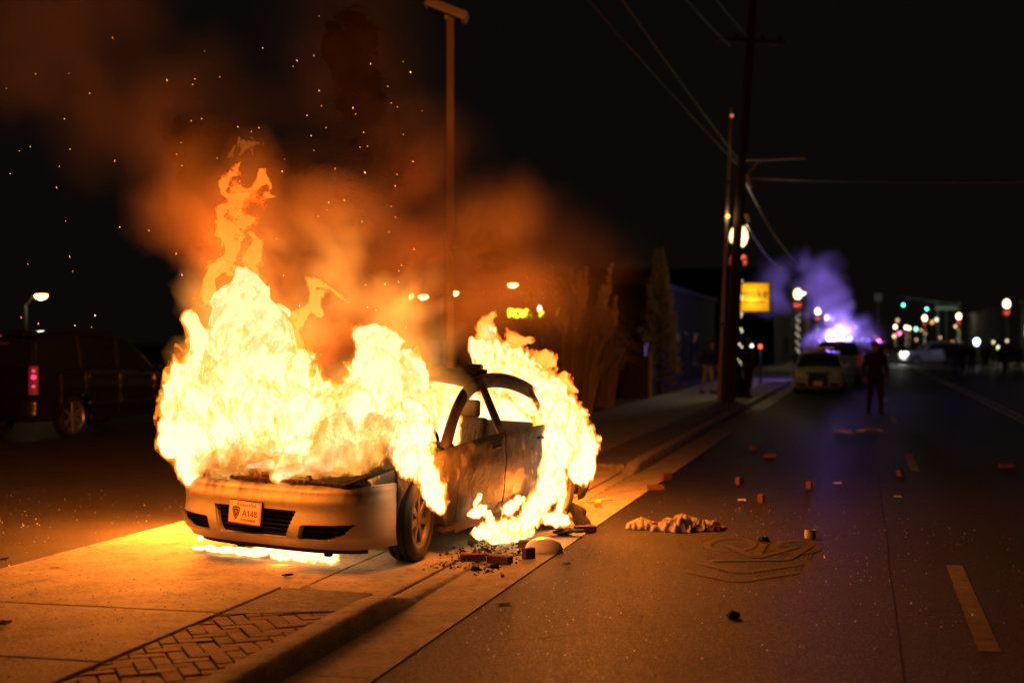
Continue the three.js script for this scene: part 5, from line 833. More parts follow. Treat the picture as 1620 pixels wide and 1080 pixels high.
function pampas(label, X, s, R, Hh, nPl) {
  const t = thing('ornamental_grass', label, 'grass', W(X, s, 0.08), 0, 'feathery grass clumps beyond the pavement'), blades = [];
  for (let i = 0; i < 420; i++) { const a = rr(0, 6.28), r = R * Math.sqrt(rnd()) * 0.7, o = rr(0.2, 0.75) * R, h = rr(0.45, 0.8) * Hh, b = V(r * Math.cos(a), 0, r * Math.sin(a)); blades.push(strip3([b, b.clone().add(V(o * 0.3 * Math.cos(a), h * 0.6, o * 0.3 * Math.sin(a))), b.clone().add(V(o * Math.cos(a), h, o * Math.sin(a))), b.clone().add(V(o * 1.7 * Math.cos(a), h * rr(0.7, 0.98), o * 1.7 * Math.sin(a)))], (u) => 0.022 * (1 - u) + 0.003, rr(0, 6))); }
  const bl = part('blade', blades, M.blade, t); bl.userData.kind = 'stuff';
  for (let i = 0; i < nPl; i++) { const a = rr(0, 6.28), r = R * rr(0.1, 0.95), h = Hh * rr(0.78, 1.05), lean = rr(-0.22, 0.32), b = V(r * 0.5 * Math.cos(a), 0, r * 0.5 * Math.sin(a)), e = V(r * Math.cos(a) - lean * h * 0.35, h, r * Math.sin(a)); const g = [bar(b, e, 0.009, 0.004, 5)], ax = e.clone().sub(b).normalize();
    for (let k = 0; k < 150; k++) { const u = rnd(), p = b.clone().lerp(e, lerp(0.74, 1.03, u)), q = rr(0, 6.28), w = 0.13 * Math.sin(Math.min(1, u * 1.3 + 0.12) * 3.0) + 0.03; g.push(strip3([p, p.clone().addScaledVector(ax, 0.1).add(V(Math.cos(q) * w * 0.6, -0.01, Math.sin(q) * w * 0.6)), p.clone().addScaledVector(ax, 0.17).add(V(Math.cos(q) * w - 0.04, -0.05, Math.sin(q) * w))], (x) => 0.034 * (1 - x) + 0.005, q)); }
    part('plume', g, M.plume, t); }
}
seed(21); pampas('largest clump of tall feathery grass with pale plumes beside the pavement', -6.95, 33.5, 1.0, 3.3, 18); pampas('shorter clump of feathery grass at the right of the tallest clump', -6.9, 37.0, 0.8, 2.8, 11); pampas('clump of feathery grass tucked behind the tallest clump, nearest the fire', -7.3, 35.8, 0.7, 3.3, 9);
{ const t = thing('conifer', 'narrow pointed evergreen tree standing between the fence and the utility pole', 'tree', W(-6.6, 47.5, 0.05)), H = 4.75; seed(8); const A = [], B = [];
  part('trunk', bar(V(0, 0, 0), V(0.03, H * 0.95, 0), 0.09, 0.015, 8), M.pole, t); const limbs = [];
  for (let i = 0; i < 3600; i++) { const u = Math.pow(rnd(), 0.75), y = 0.25 + u * (H - 0.25), a = rr(0, 6.28), R = 0.95 * Math.pow(1 - u, 0.78) * (0.72 + 0.6 * noise(Math.cos(a) * 2.4, y * 2.6, Math.sin(a) * 2.4)) + 0.03, r = R * Math.pow(rnd(), 0.35), p = V(r * Math.cos(a), y, r * Math.sin(a)); (rnd() < 0.35 ? B : A).push(strip3([p, p.clone().add(V(Math.cos(a + rr(-0.5, 0.5)) * 0.08, rr(0.02, 0.1), Math.sin(a + rr(-0.5, 0.5)) * 0.08)), p.clone().add(V(Math.cos(a) * 0.13, rr(0.08, 0.2), Math.sin(a) * 0.13))], (q) => 0.06 * (1 - q) + 0.01, rr(0, 6))); }
  for (let i = 0; i < 40; i++) { const y = rr(0.3, H * 0.9), a = rr(0, 6.28), R = 0.6 * (1 - y / H); limbs.push(bar(V(0.02, y, 0), V(R * Math.cos(a), y + R * 0.9, R * Math.sin(a)), 0.014, 0.004, 5)); }
  part('limb', limbs, M.pole, t).userData.kind = 'stuff'; const cr = part('crown', A, M.needle[0], t); const cb = part('sunlit_tips', B, M.needle[1], t); cb.name = 'crown'; cr.userData.kind = cb.userData.kind = 'stuff'; }
{ const t = thing('wooden_fence', 'low board fence ending in a pale post beside the pavement', 'fence', W(-7.75, 42.8, 0.09)); seed(6); for (let i = 0; i < 20; i++) part('board', box(0.145, 1.28 + rr(-0.02, 0.02), 0.022, -1.5 + i * 0.152, 0.66, rr(-0.003, 0.003), rr(-0.02, 0.02)), M.fence, t); for (const y of [0.3, 1.05]) part('rail', box(3.05, 0.08, 0.05, -0.03, y, -0.045), M.fence, t); part('end_post', box(0.1, 1.42, 0.1, 1.53, 0.71, 0, 0, 0.012), plain(0.42, 0.34, 0.22, 0.8), t); part('end_post', box(0.1, 1.42, 0.1, -1.65, 0.71, 0, 0, 0.012), M.fence, t); }
{ const t = thing('utility_cabinet', 'black metal cabinet standing behind the end of the fence', 'cabinet', W(-6.95, 43.9, 0.09)); part('body', box(0.85, 1.55, 0.6, 0, 0.85, 0, 0, 0.03), M.darkMetal, t); part('lid', box(0.92, 0.07, 0.68, 0, 1.66, 0, 0, 0.02), M.darkMetal, t); part('plinth', box(0.95, 0.1, 0.7, 0, 0.05, 0), M.kerb, t); part('door_handle', box(0.03, 0.14, 0.03, 0.3, 0.95, 0.315, 0, 0.01), M.galv, t); }
// ---------------------------------------------------------------- other vehicles
{ const v = thing('police_car', 'white police sedan facing the camera with a dark push bumper', 'police car', W(-1.5, 52.4), 0);
  buildCar(SEDAN, v, { paint: M.whiteCar, spokes: 6, pillar: M.whiteCar });
  part('push_bumper', [box(0.72, 0.06, 0.05, 0, 0.72, 1.1, 0, 0.02), box(0.72, 0.06, 0.05, 0, 0.4, 1.1, 0, 0.02), box(0.06, 0.5, 0.06, 0.3, 0.53, 1.08, 0, 0.02), box(0.06, 0.5, 0.06, -0.3, 0.53, 1.08, 0, 0.02), box(0.66, 0.34, 0.02, 0, 0.56, 1.06)], M.black, v);
  part('number_plate', box(0.31, 0.16, 0.012, 0, 0.36, 1.14, 0, 0.003), std({ color: lin(0.75, 0.55, 0.35), roughness: 0.5 }), v);
  lightbar(v, 1.53, 1.6, [plain(0.05, 0.02, 0.03, 0.2), plain(0.06, 0.06, 0.09, 0.2), plain(0.02, 0.02, 0.08, 0.2)]); }
M.violet = glow(4, 2.4, 14, 0.1); M.blueLens = glow(3, 2.4, 13, 0.1); M.violetHot = glow(20, 14, 80, 0.1);
{ const v = thing('police_suv', 'police utility vehicle with a blazing violet roof light bar behind the sedan', 'police car', W(-0.95, 65.3), Math.PI);
  buildCar(SUV, v, { paint: M.whiteCar, spokes: 6 }); lightbar(v, 1.93, 1.7, [M.blueLens, M.black, M.violetHot, M.violet, M.black, M.violetHot]);
  lamp(v, -0.3, 2.05, -2.0, [0.34, 0.2, 1], 9, 0.25, 'police_light'); lamp(v, 0.3, 2.35, -1.2, [0.34, 0.2, 1], 48, 0.25, 'police_light'); lamp(v, 0.2, 2.15, -1.75, [0.34, 0.2, 1], 6, 0.2, 'police_light'); }
{ const v = thing('police_suv', 'distant police vehicle with small red and blue roof lights', 'police car', W(0.9, 118), Math.PI); buildCar(SUV, v, { paint: M.darkCar, spokes: 6 }); lightbar(v, 1.93, 1.7, [glow(9, 0.3, 1.2), M.black, M.black, glow(2, 1, 14)]); lamp(v, -0.4, 2.25, -2.1, [0.5, 0.2, 1], 8, 0.2, 'police_light'); }
{ const v = thing('parked_suv', 'dark sport utility vehicle with a lit red tail light parked in the lot', 'car', W(-14.31, 25.99, 0.085), 3.017);
  buildCar(SUV, v, { paint: M.darkCar, spokes: 6, trim: M.chrome, tail: glow(0.1, 0.001, 0.006), bulbs: glow(2.2, 0.06, 0.3), brakeGlow: glow(0.5, 0.01, 0.02) }); part('side_trim', [box(0.02, 0.05, 2.1, -1.005, 0.62, -1.6, 0, 0.01)], M.chrome, v); part('number_plate', box(0.31, 0.16, 0.012, 0, 0.82, -4.1, 0, 0.003), plain(0.5, 0.5, 0.5), v); part('roof_rack', [-1, 1].map((k) => box(0.04, 0.05, 1.9, k * 0.68, 1.93, -2.5, 0, 0.015)), M.darkMetal, v); }
{ const v = thing('white_suv', 'white sport utility vehicle crossing the road with headlights on', 'car', W(4.1, 121), -1.35); M.headOn = glow(7, 6.6, 5.4, 0.4); buildCar(SUV, v, { paint: M.whiteCar, spokes: 6, headlight: () => M.headOn }); for (const k of [-1, 1]) lamp(v, k * 0.72, 0.95, 1.15, [1, 0.93, 0.8], 8, 0.1, 'headlight_lamp'); }
// ---------------------------------------------------------------- people
M.person = std({ vertexColors: true, roughness: 0.85 });
function capField(caps, k) { return (x, y, z) => { let s = 0; for (const [a, b, ra, rb] of caps) { const dx = b[0] - a[0], dy = b[1] - a[1], dz = b[2] - a[2], t = clamp(((x - a[0]) * dx + (y - a[1]) * dy + (z - a[2]) * dz) / (dx * dx + dy * dy + dz * dz + 1e-9)); const d = Math.hypot(x - a[0] - t * dx, y - a[1] - t * dy, z - a[2] - t * dz) - lerp(ra, rb, t); s += Math.exp(-d * k); } return Math.log(s) / k; }; }
function capMesh(caps, cell, k, paint) { const lo = [9, 9, 9], hi = [-9, -9, -9]; for (const [a, b, ra, rb] of caps) for (const [p, r] of [[a, ra], [b, rb]]) for (let i = 0; i < 3; i++) { lo[i] = Math.min(lo[i], p[i] - r - 0.04); hi[i] = Math.max(hi[i], p[i] + r + 0.04); }
  const dims = lo.map((l, i) => Math.ceil((hi[i] - l) / cell) + 2), f = new Float32Array(dims[0] * dims[1] * dims[2]), F = capField(caps, k); for (let z = 0, o = 0; z < dims[2]; z++) for (let y = 0; y < dims[1]; y++) for (let x = 0; x < dims[0]; x++, o++) f[o] = F(lo[0] + x * cell, lo[1] + y * cell, lo[2] + z * cell);
  const { pos, idx } = surfaceNets(f, ...dims, 0), P = pos.map((p, i) => lo[i % 3] + p * cell), C = []; for (let i = 0; i < P.length; i += 3) C.push(...paint(P[i], P[i + 1], P[i + 2]), 1);
  const g = new THREE.BufferGeometry(); g.setAttribute('position', new THREE.Float32BufferAttribute(P, 3)); g.setAttribute('color', new THREE.Float32BufferAttribute(C, 4)); g.setIndex(idx); g.computeVertexNormals(); return g; }
function person(label, pos, turn, { H = 1.76, top = [0.012, 0.012, 0.015], legs = [0.012, 0.012, 0.016], skin = [0.28, 0.17, 0.11], hair = [0.02, 0.014, 0.01], stride = 0.18, lean = 0, arms = [0.1, -0.1], fine = true, bend = 0.35, group } = {}) {
  const t = thing('person', label, 'person', pos, turn, group), k = H / 1.76, S = (a) => a.map((x) => x * k), tilt = (p) => [p[0], 0.95 + (p[1] - 0.95) * Math.cos(lean), p[2] + (p[1] - 0.95) * Math.sin(lean)];
  const caps = [], add = (a, b, ra, rb) => caps.push([S(a), S(b), ra * k, rb * k]);
  add([-0.07, 0.95, 0], [0.07, 0.95, 0], 0.125, 0.125); add(tilt([-0.06, 1.1, 0]), tilt([0.06, 1.1, 0]), 0.115, 0.115); add(tilt([-0.08, 1.3, 0.01]), tilt([0.08, 1.3, 0.01]), 0.125, 0.125); add(tilt([-0.15, 1.43, -0.01]), tilt([0.15, 1.43, -0.01]), 0.07, 0.07); add(tilt([0, 1.43, 0]), tilt([0, 1.56, 0.02]), 0.06, 0.052);
  const leg = (sx, f) => { const hip = [sx * 0.09, 0.93, 0], kn = [sx * 0.1, 0.5, f * 0.75 + 0.02], an = [sx * 0.105, 0.09, f * 1.25 - 0.02 - (f < 0 ? 0.04 : 0)]; add(hip, kn, 0.092, 0.066); add(kn, an, 0.064, 0.043); add([an[0], 0.05, an[2] - 0.04], [an[0] + sx * 0.02, 0.035, an[2] + 0.16], 0.045, 0.034); };
  leg(1, stride); leg(-1, -stride);
  const hands = []; for (const [i, sx] of [[0, 1], [1, -1]]) { const sh = tilt([sx * 0.2, 1.42, -0.01]), el = tilt([sx * 0.26, 1.13, arms[i] * 0.6 - 0.03]), wr = [el[0] - sx * 0.0, el[1] - 0.24 * Math.cos(bend + Math.max(0, arms[i])), el[2] + 0.24 * Math.sin(bend + Math.max(0, arms[i]))]; add(sh, el, 0.062, 0.048); add(el, wr, 0.046, 0.034); hands.push([sx, el, wr]); }
  const cloth = (x, y, z) => { y /= k; if (y > 1.52) return skin; if (y < 0.085) return [0.012, 0.011, 0.011]; return y > 0.93 ? top : legs; };
  const list = [capMesh(caps, fine ? 0.02 : 0.03, 60 / k, cloth)];
  const hc = tilt([0, 1.65, 0.02]).map((x) => x * k), hd = [];
  hd.push([[hc[0], hc[1] + 0.025 * k, hc[2] - 0.012], [hc[0], hc[1] - 0.04 * k, hc[2] + 0.012], 0.092 * k, 0.072 * k], [[hc[0], hc[1] - 0.1 * k, hc[2] + 0.03], [hc[0], hc[1] - 0.06 * k, hc[2] + 0.03], 0.04 * k, 0.05 * k], [[hc[0], hc[1] - 0.2 * k, hc[2] - 0.02], [hc[0], hc[1] - 0.08 * k, hc[2] - 0.01], 0.052 * k, 0.05 * k], [[hc[0], hc[1] - 0.01, hc[2] + 0.085 * k], [hc[0], hc[1] - 0.035 * k, hc[2] + 0.1 * k], 0.012, 0.016]);
  for (const s of [1, -1]) hd.push([[hc[0] + s * 0.085 * k, hc[1] + 0.01, hc[2]], [hc[0] + s * 0.085 * k, hc[1] - 0.035, hc[2]], 0.016, 0.012]);
  if (fine) list.push(capMesh(hd, 0.009, 110, (x, y, z) => (Math.abs(Math.abs(x - hc[0]) - 0.032) < 0.011 && Math.abs(y - hc[1] - 0.003) < 0.007 && z > hc[2] + 0.05) ? [0.02, 0.015, 0.012] : (Math.abs(x - hc[0]) < 0.026 && Math.abs(y - hc[1] + 0.066 * k) < 0.006 && z > hc[2] + 0.05) ? [0.2, 0.08, 0.06] : skin)); else list.push(capMesh(hd, 0.02, 70, () => skin));
  for (const [sx, el, wr] of hands) { const d = V(...wr).sub(V(...el)).normalize(), w = V(...wr), at = (f, side, out) => { const p = w.clone().addScaledVector(d, f).add(V(out * sx, 0, side)); return [p.x * k, p.y * k, p.z * k]; }, hp = [[at(0.0, 0, 0), at(0.08, 0, 0), 0.026, 0.03], [at(0.03, -0.02, 0), at(0.085, -0.028, 0), 0.018, 0.016], [at(0.03, 0.02, 0), at(0.085, 0.028, 0), 0.018, 0.016]]; if (fine) { [[-0.03, 0.07], [-0.01, 0.085], [0.01, 0.08], [0.03, 0.06]].forEach(([s, l]) => hp.push([at(0.085, s, 0), at(0.085 + l * 0.5, s, -0.008), 0.0095, 0.009], [at(0.085 + l * 0.5, s, -0.008), at(0.085 + l, s, -0.03), 0.009, 0.0075])); hp.push([at(0.03, 0.03, 0), at(0.07, 0.058, -0.012), 0.013, 0.01], [at(0.07, 0.058, -0.012), at(0.1, 0.06, -0.024), 0.01, 0.008]); } list.push(capMesh(hp, fine ? 0.008 : 0.02, 180, () => skin)); }
  const body = part('body', mergeGeometries(list), M.person, t);
  part('hair', place(new THREE.SphereGeometry(0.103 * k, 18, 12, 0, 6.2832, 0, 1.75).scale(0.97, 1.06, 1.08), hc[0], hc[1] + 0.022 * k, hc[2] - 0.018, -0.28), plain(...hair, 0.8), t);
  return t;
}
person('person in dark clothes walking in the road with the violet lights behind', W(0.33, 36.9), 0.25, { H: 1.83, stride: 0.13 });
person('person in a dark jacket and tan trousers standing left of the utility pole', W(-4.95, 47.2, 0.13), 0.9, { legs: [0.34, 0.25, 0.16], stride: 0.1, lean: 0.25 });
person('person in dark clothes standing close against the right side of the utility pole', W(-3.35, 43.6, 0.13), 2.6, { stride: 0.06, H: 1.8 });
seed(55); const crowdAt = [[4.92, 81.5], [5.4, 84.5], [6.01, 83.9], [6.6, 99], [7.19, 89.3], [7.81, 84.3], [8.3, 92], [8.78, 86.6], [9.2, 95], [5.9, 105]];
const crowdLook = [[[0.02, 0.02, 0.022], [0.02, 0.02, 0.025]], [[0.03, 0.025, 0.02], [0.015, 0.015, 0.02]], [[0.015, 0.018, 0.03], [0.03, 0.03, 0.03]]], crowdProto = [];
const crowdSays = ['second dark figure from the left in the far crowd at right', 'third dark figure from the left in the far crowd at right', 'fifth dark figure from the left in the far crowd at right', 'fourth dark figure from the left in the far crowd at right', 'sixth dark figure from the left in the far crowd at right', 'eighth dark figure from the left in the far crowd at right', 'seventh dark figure from the left in the far crowd at right', 'tenth dark figure from the left in the far crowd at right', 'ninth dark figure from the left in the far crowd at right', 'first dark figure from the left in the far crowd at right'];
crowdAt.forEach(([X, s], i) => { const lb = crowdSays[i], gp = 'people of the far crowd'; if (i < 3) crowdProto.push(person(lb, W(X, s), rr(-1, 1) + (i ? 0 : 2.5), { fine: false, top: crowdLook[i][0], legs: crowdLook[i][1], stride: rr(0.03, 0.12), H: rr(1.66, 1.84), group: gp })); else copyOf(crowdProto[i % 3], W(X, s), rr(-3, 3), lb); });
smoke('violet lit smoke drifting above the police vehicles', [
  [[-0.8, 2.4, 65.5, 0.6], [-1.3, 3.6, 66.5, 1.0], [-1.9, 5.0, 67, 1.15], [-1.3, 5.4, 67.5, 1.0]], [[-2.2, 3.4, 65.0, 0.9], [-2.4, 5.0, 66, 1.1], [-3.4, 5.0, 65.6, 1.1], [-4.0, 3.6, 65, 1.2], [-3.2, 2.2, 65.5, 1.1]],
], { alpha: 0.25, n: 150, sd: 33, freq: 0.5, mat: M.greySmoke });
smoke('thin brown haze drifting low behind the burning car towards the grass', [
  [[-4.6, 2.6, 17, 0.9], [-4.9, 2.9, 20, 1.2], [-5.4, 2.6, 24, 1.4], [-5.9, 2.2, 28, 1.5]],
], { alpha: 0.07, n: 75, sd: 47, freq: 0.5 });
smoke('blue-violet haze glowing close round the light bar of the police utility vehicle', [[[-2.0, 1.5, 63.9, 0.8], [-1.0, 2.2, 64.0, 1.0], [0.1, 2.1, 64.0, 0.8]]], { alpha: 0.22, n: 60, sd: 58, freq: 0.6, mat: M.greySmoke, cut: -0.5 });
// ---------------------------------------------------------------- things thrown and fallen on the road
M.redBrick = std({ color: lin(0.15, 0.055, 0.035), map: reps(T.grain, 2), bumpMap: reps(T.grain, 3), bumpScale: 0.004, roughness: 0.85 }); M.whiteBits = plain(0.42, 0.38, 0.33, 0.7);
const brickGeo = (() => { const g = new RoundedBoxGeometry(0.2, 0.06, 0.095, 3, 0.006), p = g.attributes.position; for (let i = 0; i < p.count; i++) { const n = noise(p.getX(i) * 22, p.getY(i) * 22, p.getZ(i) * 22) * 0.004; p.setXYZ(i, p.getX(i) + n, p.getY(i) + n, p.getZ(i) + n); } g.computeVertexNormals(); return g; })();
function looseBrick(label, X, s, turn, y = 0.03, rx = 0, half = 1) { const o = part(numbered('loose_brick'), brickGeo, M.redBrick, scene); o.position.set(X, y, -s); o.rotation.order = 'YXZ'; o.rotation.set(rx, turn, 0); o.scale.x = half; tag(o, label, 'brick', 'loose bricks thrown on the road'); }
looseBrick('loose brick at the kerb beside the front wheel, left one of a pair', -3.06, 11.1, 0.4, 0.062); looseBrick('loose brick at the kerb beside the front wheel, right one of a pair', -2.86, 11.2, -0.25, 0.04); looseBrick('loose brick lying beside the dark scrap behind the white dome', -2.55, 13.25, 0.55, 0.036); looseBrick('loose brick standing on end in front of the white dome', -2.69, 11.5, 0.9, 0.05, 1.57, 0.5); looseBrick('loose brick half hidden behind the white dome', -2.83, 12.15, 0.1, 0.036);
looseBrick('loose brick in the gutter, nearer one of two past the car', -2.45, 17.3, 0.3); looseBrick('loose brick in the gutter, farther one of two past the car', -2.48, 18.5, 1.1, 0.05, 1.57); looseBrick('loose brick farthest back on the road beyond the cloth', -1.51, 18.2, 1.2, 0.05, 1.57, 0.6); looseBrick('loose brick on end with a long shadow right of the white scrap', -1.1, 16.2, 1.45, 0.05, 1.57, 0.6); looseBrick('loose brick on end in the middle of the lane beside a grey scrap', -0.63, 17.9, 1.45, 0.05, 1.57, 0.6);
looseBrick('loose brick beside the far lane dash', 0.5, 19.9, 1.3, 0.04, 1.2, 0.6); looseBrick('loose brick in the right-hand lane near the right edge', 2.02, 21.56, 0.2); looseBrick('loose brick far up the left lane, flat', -1.4, 22.6, 0.2); looseBrick('loose brick far up the left lane, small and tilted', -1.75, 24, 0.8, 0.04, 0.5, 0.6);
{ const t = thing('white_plastic_cover', 'smooth white rounded plastic cover lying on the road by the bricks', 'plastic cover', W(-2.66, 11.95, 0.0), 0.5); part('shell', lathe([[0.001, 0.125], [0.05, 0.122], [0.1, 0.108], [0.145, 0.075], [0.165, 0.035], [0.168, 0.006], [0.155, 0.0]], 32).scale(1, 1, 0.82), plain(0.72, 0.68, 0.6, 0.4), t); part('rim', place(new THREE.TorusGeometry(0.163, 0.007, 8, 32).scale(1, 0.82, 1), 0, 0.008, 0, Math.PI / 2), plain(0.6, 0.56, 0.5), t); }
{ const t = thing('cloth_pile', 'crumpled pale cloth heap lying on the road', 'cloth', W(-1.78, 13.75, 0), 0.1); seed(19);
  const fold = (cx, cz, w, d, h, m, sdd, n) => part(n, place(gridGeo((u, v) => { const a = u * 2 - 1, b = v * 2 - 1, e = Math.max(0, 1 - a * a) * Math.max(0, 1 - b * b), q = 0.2 + 0.5 * noise(a * 1.1 + b * 0.6 + sdd, b * 1.2, sdd) + 0.5 * (1 - Math.abs(noise((a + b * 0.7) * 3.2 + sdd, b * 0.9, 4)) * 2.4) + 0.3 * (1 - Math.abs(noise((a - b * 0.5) * 7 + sdd, b * 2, 9)) * 2.4); return [a * w * (1 + 0.25 * noise(b * 3, sdd, a)), 0.006 + 0.6 * h * Math.pow(e, 0.4) * (0.25 + 0.95 * q), b * d * (1 + 0.25 * noise(a * 3, sdd, b)), u, v]; }, 90, 60), cx, 0, cz, 0, sdd), m, t);
  fold(0.08, 0, 0.3, 0.2, 0.19, M.cloth, 1.3, 'cloth_fold'); fold(-0.3, -0.03, 0.2, 0.14, 0.13, M.cloth, 4.7, 'cloth_fold'); fold(0.3, 0.02, 0.2, 0.14, 0.12, M.cloth, 7.1, 'cloth_fold'); fold(0.36, 0.06, 0.13, 0.1, 0.09, M.clothDark, 2.2, 'dark_cloth'); fold(-0.14, 0.06, 0.12, 0.1, 0.08, M.clothDark, 5.5, 'dark_cloth'); }
{ const t = thing('tin_can', 'short tin can standing on the road by the bicycle symbol', 'can', W(-0.46, 13.35, 0), 0); part('body', lathe([[0.001, 0.004], [0.048, 0.004], [0.05, 0.0], [0.052, 0.004], [0.05, 0.01], [0.05, 0.075], [0.052, 0.08], [0.049, 0.083], [0.047, 0.076], [0.001, 0.074]], 24), M.steel, t); part('label_band', lathe([[0.0505, 0.014], [0.0512, 0.016], [0.0512, 0.068], [0.0505, 0.07]], 24), plain(0.45, 0.4, 0.28, 0.5), t); }
{ const t = thing('wooden_stick', 'short pale stick lying in the gutter past the car', 'stick', W(-2.85, 15.7, 0.03), 0.5); part('stick', place(new RoundedBoxGeometry(0.3, 0.03, 0.04, 2, 0.01), 0, 0, 0, 0, 0, 0.1), plain(0.38, 0.32, 0.24, 0.7), t); }
{ const t = thing('yellow_ball', 'small yellow ball in the gutter below the stick', 'ball', W(-2.8, 15.3, 0.045)); part('ball', new THREE.SphereGeometry(0.045, 20, 14), std({ color: lin(0.75, 0.55, 0.06), bumpMap: T.grain, bumpScale: 0.003, roughness: 0.8 }), t); part('seam', place(new THREE.TorusGeometry(0.0445, 0.002, 6, 30), 0, 0, 0, 0.6, 0.4), M.whiteBits, t); }
{ const t = thing('bent_panel', 'small bent dark metal panel leaning at the rear wheel of the burning car', 'metal panel', W(-2.62, 13.6, 0.02), 0.5); part('sheet', place(gridGeo((u, v) => { const q = noise(u * 3, v * 3, 5) * 0.03; return [lerp(-0.1, 0.09 - 0.05 * v, u) + q, v * 0.2 + 0.03 * Math.sin(u * 5), 0.05 * Math.sin(u * 3) - 0.12 * v + q, u, v]; }, 12, 10, 0.006), 0, 0, 0, 0, 0, 0.15), M.char, t); part('flange', box(0.15, 0.015, 0.04, 0, 0.01, 0.03, 0, 0.004), M.char, t); }
{ const t = thing('burnt_scrap', 'flat black burnt scrap lying in front of the loose brick by the rear wheel', 'scrap', W(-2.75, 12.95, 0.02), 0.4); seed(61); for (let i = 0; i < 5; i++) part('scrap_piece', place(new RoundedBoxGeometry(rr(0.1, 0.26), rr(0.012, 0.03), rr(0.05, 0.12), 1, 0.005), rr(-0.16, 0.16), 0.012 + i * 0.01, rr(-0.08, 0.08), rr(-0.15, 0.15), rr(0, 3), rr(-0.15, 0.15)), i % 2 ? M.char : M.ash, t); }
{ const t = thing('stone', 'dark stone lying alone in the near left lane', 'stone', W(-0.82, 9.39, 0.02)); const g = new THREE.IcosahedronGeometry(0.045, 3), p = g.attributes.position; for (let i = 0; i < p.count; i++) { const q = 1 + 0.4 * noise(p.getX(i) * 25, p.getY(i) * 25, p.getZ(i) * 25); p.setXYZ(i, p.getX(i) * q, p.getY(i) * q * 0.6, p.getZ(i) * q); } part('stone', toCreasedNormals(g, 0.5), plain(0.1, 0.085, 0.07, 0.9), t); }
{ const t = thing('dark_lump', 'small dark lump on the road beside the bicycle symbol', 'lump', W(-0.84, 13.05, 0.02)); seed(3); for (let i = 0; i < 3; i++) part('piece', place(new THREE.DodecahedronGeometry(rr(0.025, 0.045), 0).scale(1.2, 0.7, 1), rr(-0.05, 0.05), 0.005, rr(-0.03, 0.03), rr(0, 3), rr(0, 3)), M.ash, t); }
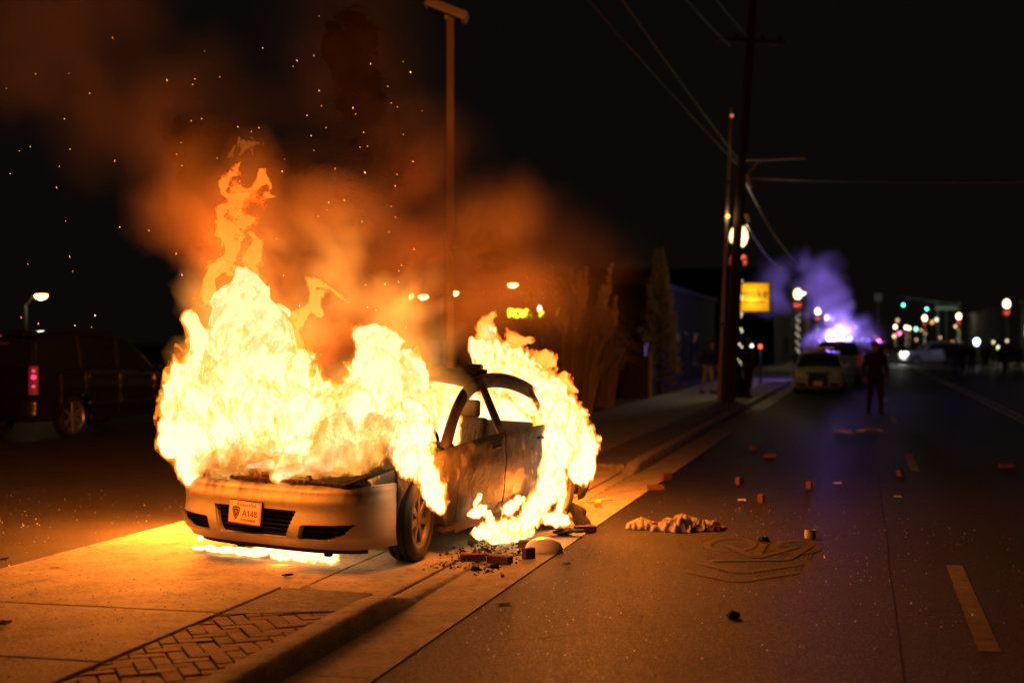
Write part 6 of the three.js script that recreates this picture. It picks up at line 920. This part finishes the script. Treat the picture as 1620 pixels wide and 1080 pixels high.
{ // scattered scraps of paper and plastic, then the ash heap and the broken glass
  seed(40); const spots = [[-1.31, 16.16, 'white paper scrap left of the brick with the long shadow'], [-0.35, 28.4, 'pale long scrap far up the road, leftmost of three'], [0.07, 28.8, 'pale small scrap far up the road, middle of three'], [0.32, 29.3, 'orange-white scrap far up the road, rightmost of three'], [-0.3, 18.4, 'grey scrap beside the brick in the middle of the lane'], [0.4, 17, 'white scrap in the right of the lane below the far dash'], [-2.3, 11.2, 'grey chip on the road right of the kerb bricks'], [-2.35, 9.3, 'grey chip in the gutter joint near the camera'], [-4.1, 9.75, 'dark chip on the concrete in front of the bumper'], [-5.6, 11.5, 'pale lump on the asphalt lot left of the car'], [-4.9, 7.4, 'dark red scrap on the paving slab in the foreground'], [-6.35, 9.6, 'dark wedge at the edge of the paving by the lot']];
  for (const [X, s, lb] of spots) { const far = s > 20, o = thing('litter_scrap', lb, 'scrap', W(X, s, X < -3.17 ? (s > 9.2 ? apronY(Math.max(X, WALK)) : 0.13) : 0.004), rr(0, 3)); const w = far ? rr(0.1, 0.25) : rr(0.035, 0.07); const dk = /dark/.test(lb); part('scrap', gridGeo((u, v) => { const a = u - 0.5, b = v - 0.5; return [a * w * 1.6, 0.008 + w * 0.35 * Math.abs(noise(a * 3 + X, b * 3, s)) + w * 0.15, b * w, u, v]; }, 8, 6, w * 0.18), dk ? M.char : /brown|red/.test(lb) ? M.rust : M.whiteBits, o); }
  const ash = []; for (let i = 0; i < 650; i++) { const u = rnd(), X = lerp(-3.3, -2.75, rnd()) + rr(-0.1, 0.1), s = lerp(10.6, 12.4, u) + rr(-0.15, 0.15), q = rr(0.002, 0.012) * (rnd() < 0.08 ? 3 : 1); ash.push(place(new THREE.TetrahedronGeometry(q).scale(rr(0.7, 3), 0.28, 1.2), X, (X < KERB_IN ? apronY(X) : X < KERB ? 0.04 : 0.006) + q * 0.25, -s, rr(0, 3), rr(0, 3), rr(0, 3))); }
  tag(part(numbered('burnt_debris'), ash, M.ash, scene), 'charred crumbs strewn along the kerb beside the front wheel', 'debris', null, 'stuff');
  const gl = []; for (let i = 0; i < 1500; i++) { const left = rnd() < 0.3, a = rr(0, 6.28), d = Math.pow(rnd(), 0.7) * 4.2, X = left ? rr(-11, -6.3) : -2.4 + d * Math.cos(a), s = left ? rr(8, 15) : 12 + d * Math.sin(a), q = rr(0.003, 0.008); if (!left && X < KERB) continue; gl.push(place(new THREE.TetrahedronGeometry(q).scale(1.3, 0.6, 1), X, (left ? 0.088 : X < ROAD_L ? 0.01 : 0.004) + q * 0.3, -s, rr(0, 3), rr(0, 3), rr(0, 3))); }
  tag(part(numbered('broken_glass'), gl, M.shard, scene), 'glittering crumbs of broken glass scattered over the road and the lot', 'broken glass', null, 'stuff');
  const st = []; for (let i = 0; i < 700; i++) { const X = rr(-6.1, -3.9), s = rr(5, 10), q = rr(0.0015, 0.006); if (s > 9.2) continue; st.push(place(new THREE.TetrahedronGeometry(q).scale(1.4, 0.5, 1), X, 0.131 + q * 0.2, -s, rr(0, 3), rr(0, 3), rr(0, 3))); }
  tag(part(numbered('grit'), st, M.ash, scene), 'dark grit scattered over the pale paving slabs', 'grit', null, 'stuff');
}
// ---------------------------------------------------------------- glowing sparks in the smoke
{ seed(123); const m = [glow(3, 1.2, 0.25), glow(1.6, 0.5, 0.1), glow(4, 2, 0.6)], g = new THREE.OctahedronGeometry(0.0048, 0).scale(1, 1.2, 1); let proto = [];
  for (let i = 0; i < 110; i++) { const left = i < 48, u = rnd(), y = left ? rr(1.9, 4.6) : rr(1.9, 4.4), X = left ? lerp(-5.2, -8.2, u) + rr(-0.2, 0.2) : lerp(-5.2, -3.7, u), s = rr(10.4, 13.0); const k = i % 3, o = new THREE.Mesh(g, m[k]); o.name = numbered('flying_spark'); o.position.set(X, y, -s); o.scale.set(rr(0.5, 1), rr(0.6, 2.2), rr(0.5, 1)); o.rotation.set(rr(-1, 1), rr(0, 3), rr(-1, 1)); scene.add(o); tag(o, 'tiny glowing spark drifting in the dark smoke above the burning car', 'spark', 'sparks flying above the fire'); } }
renderer.render(scene, camera);
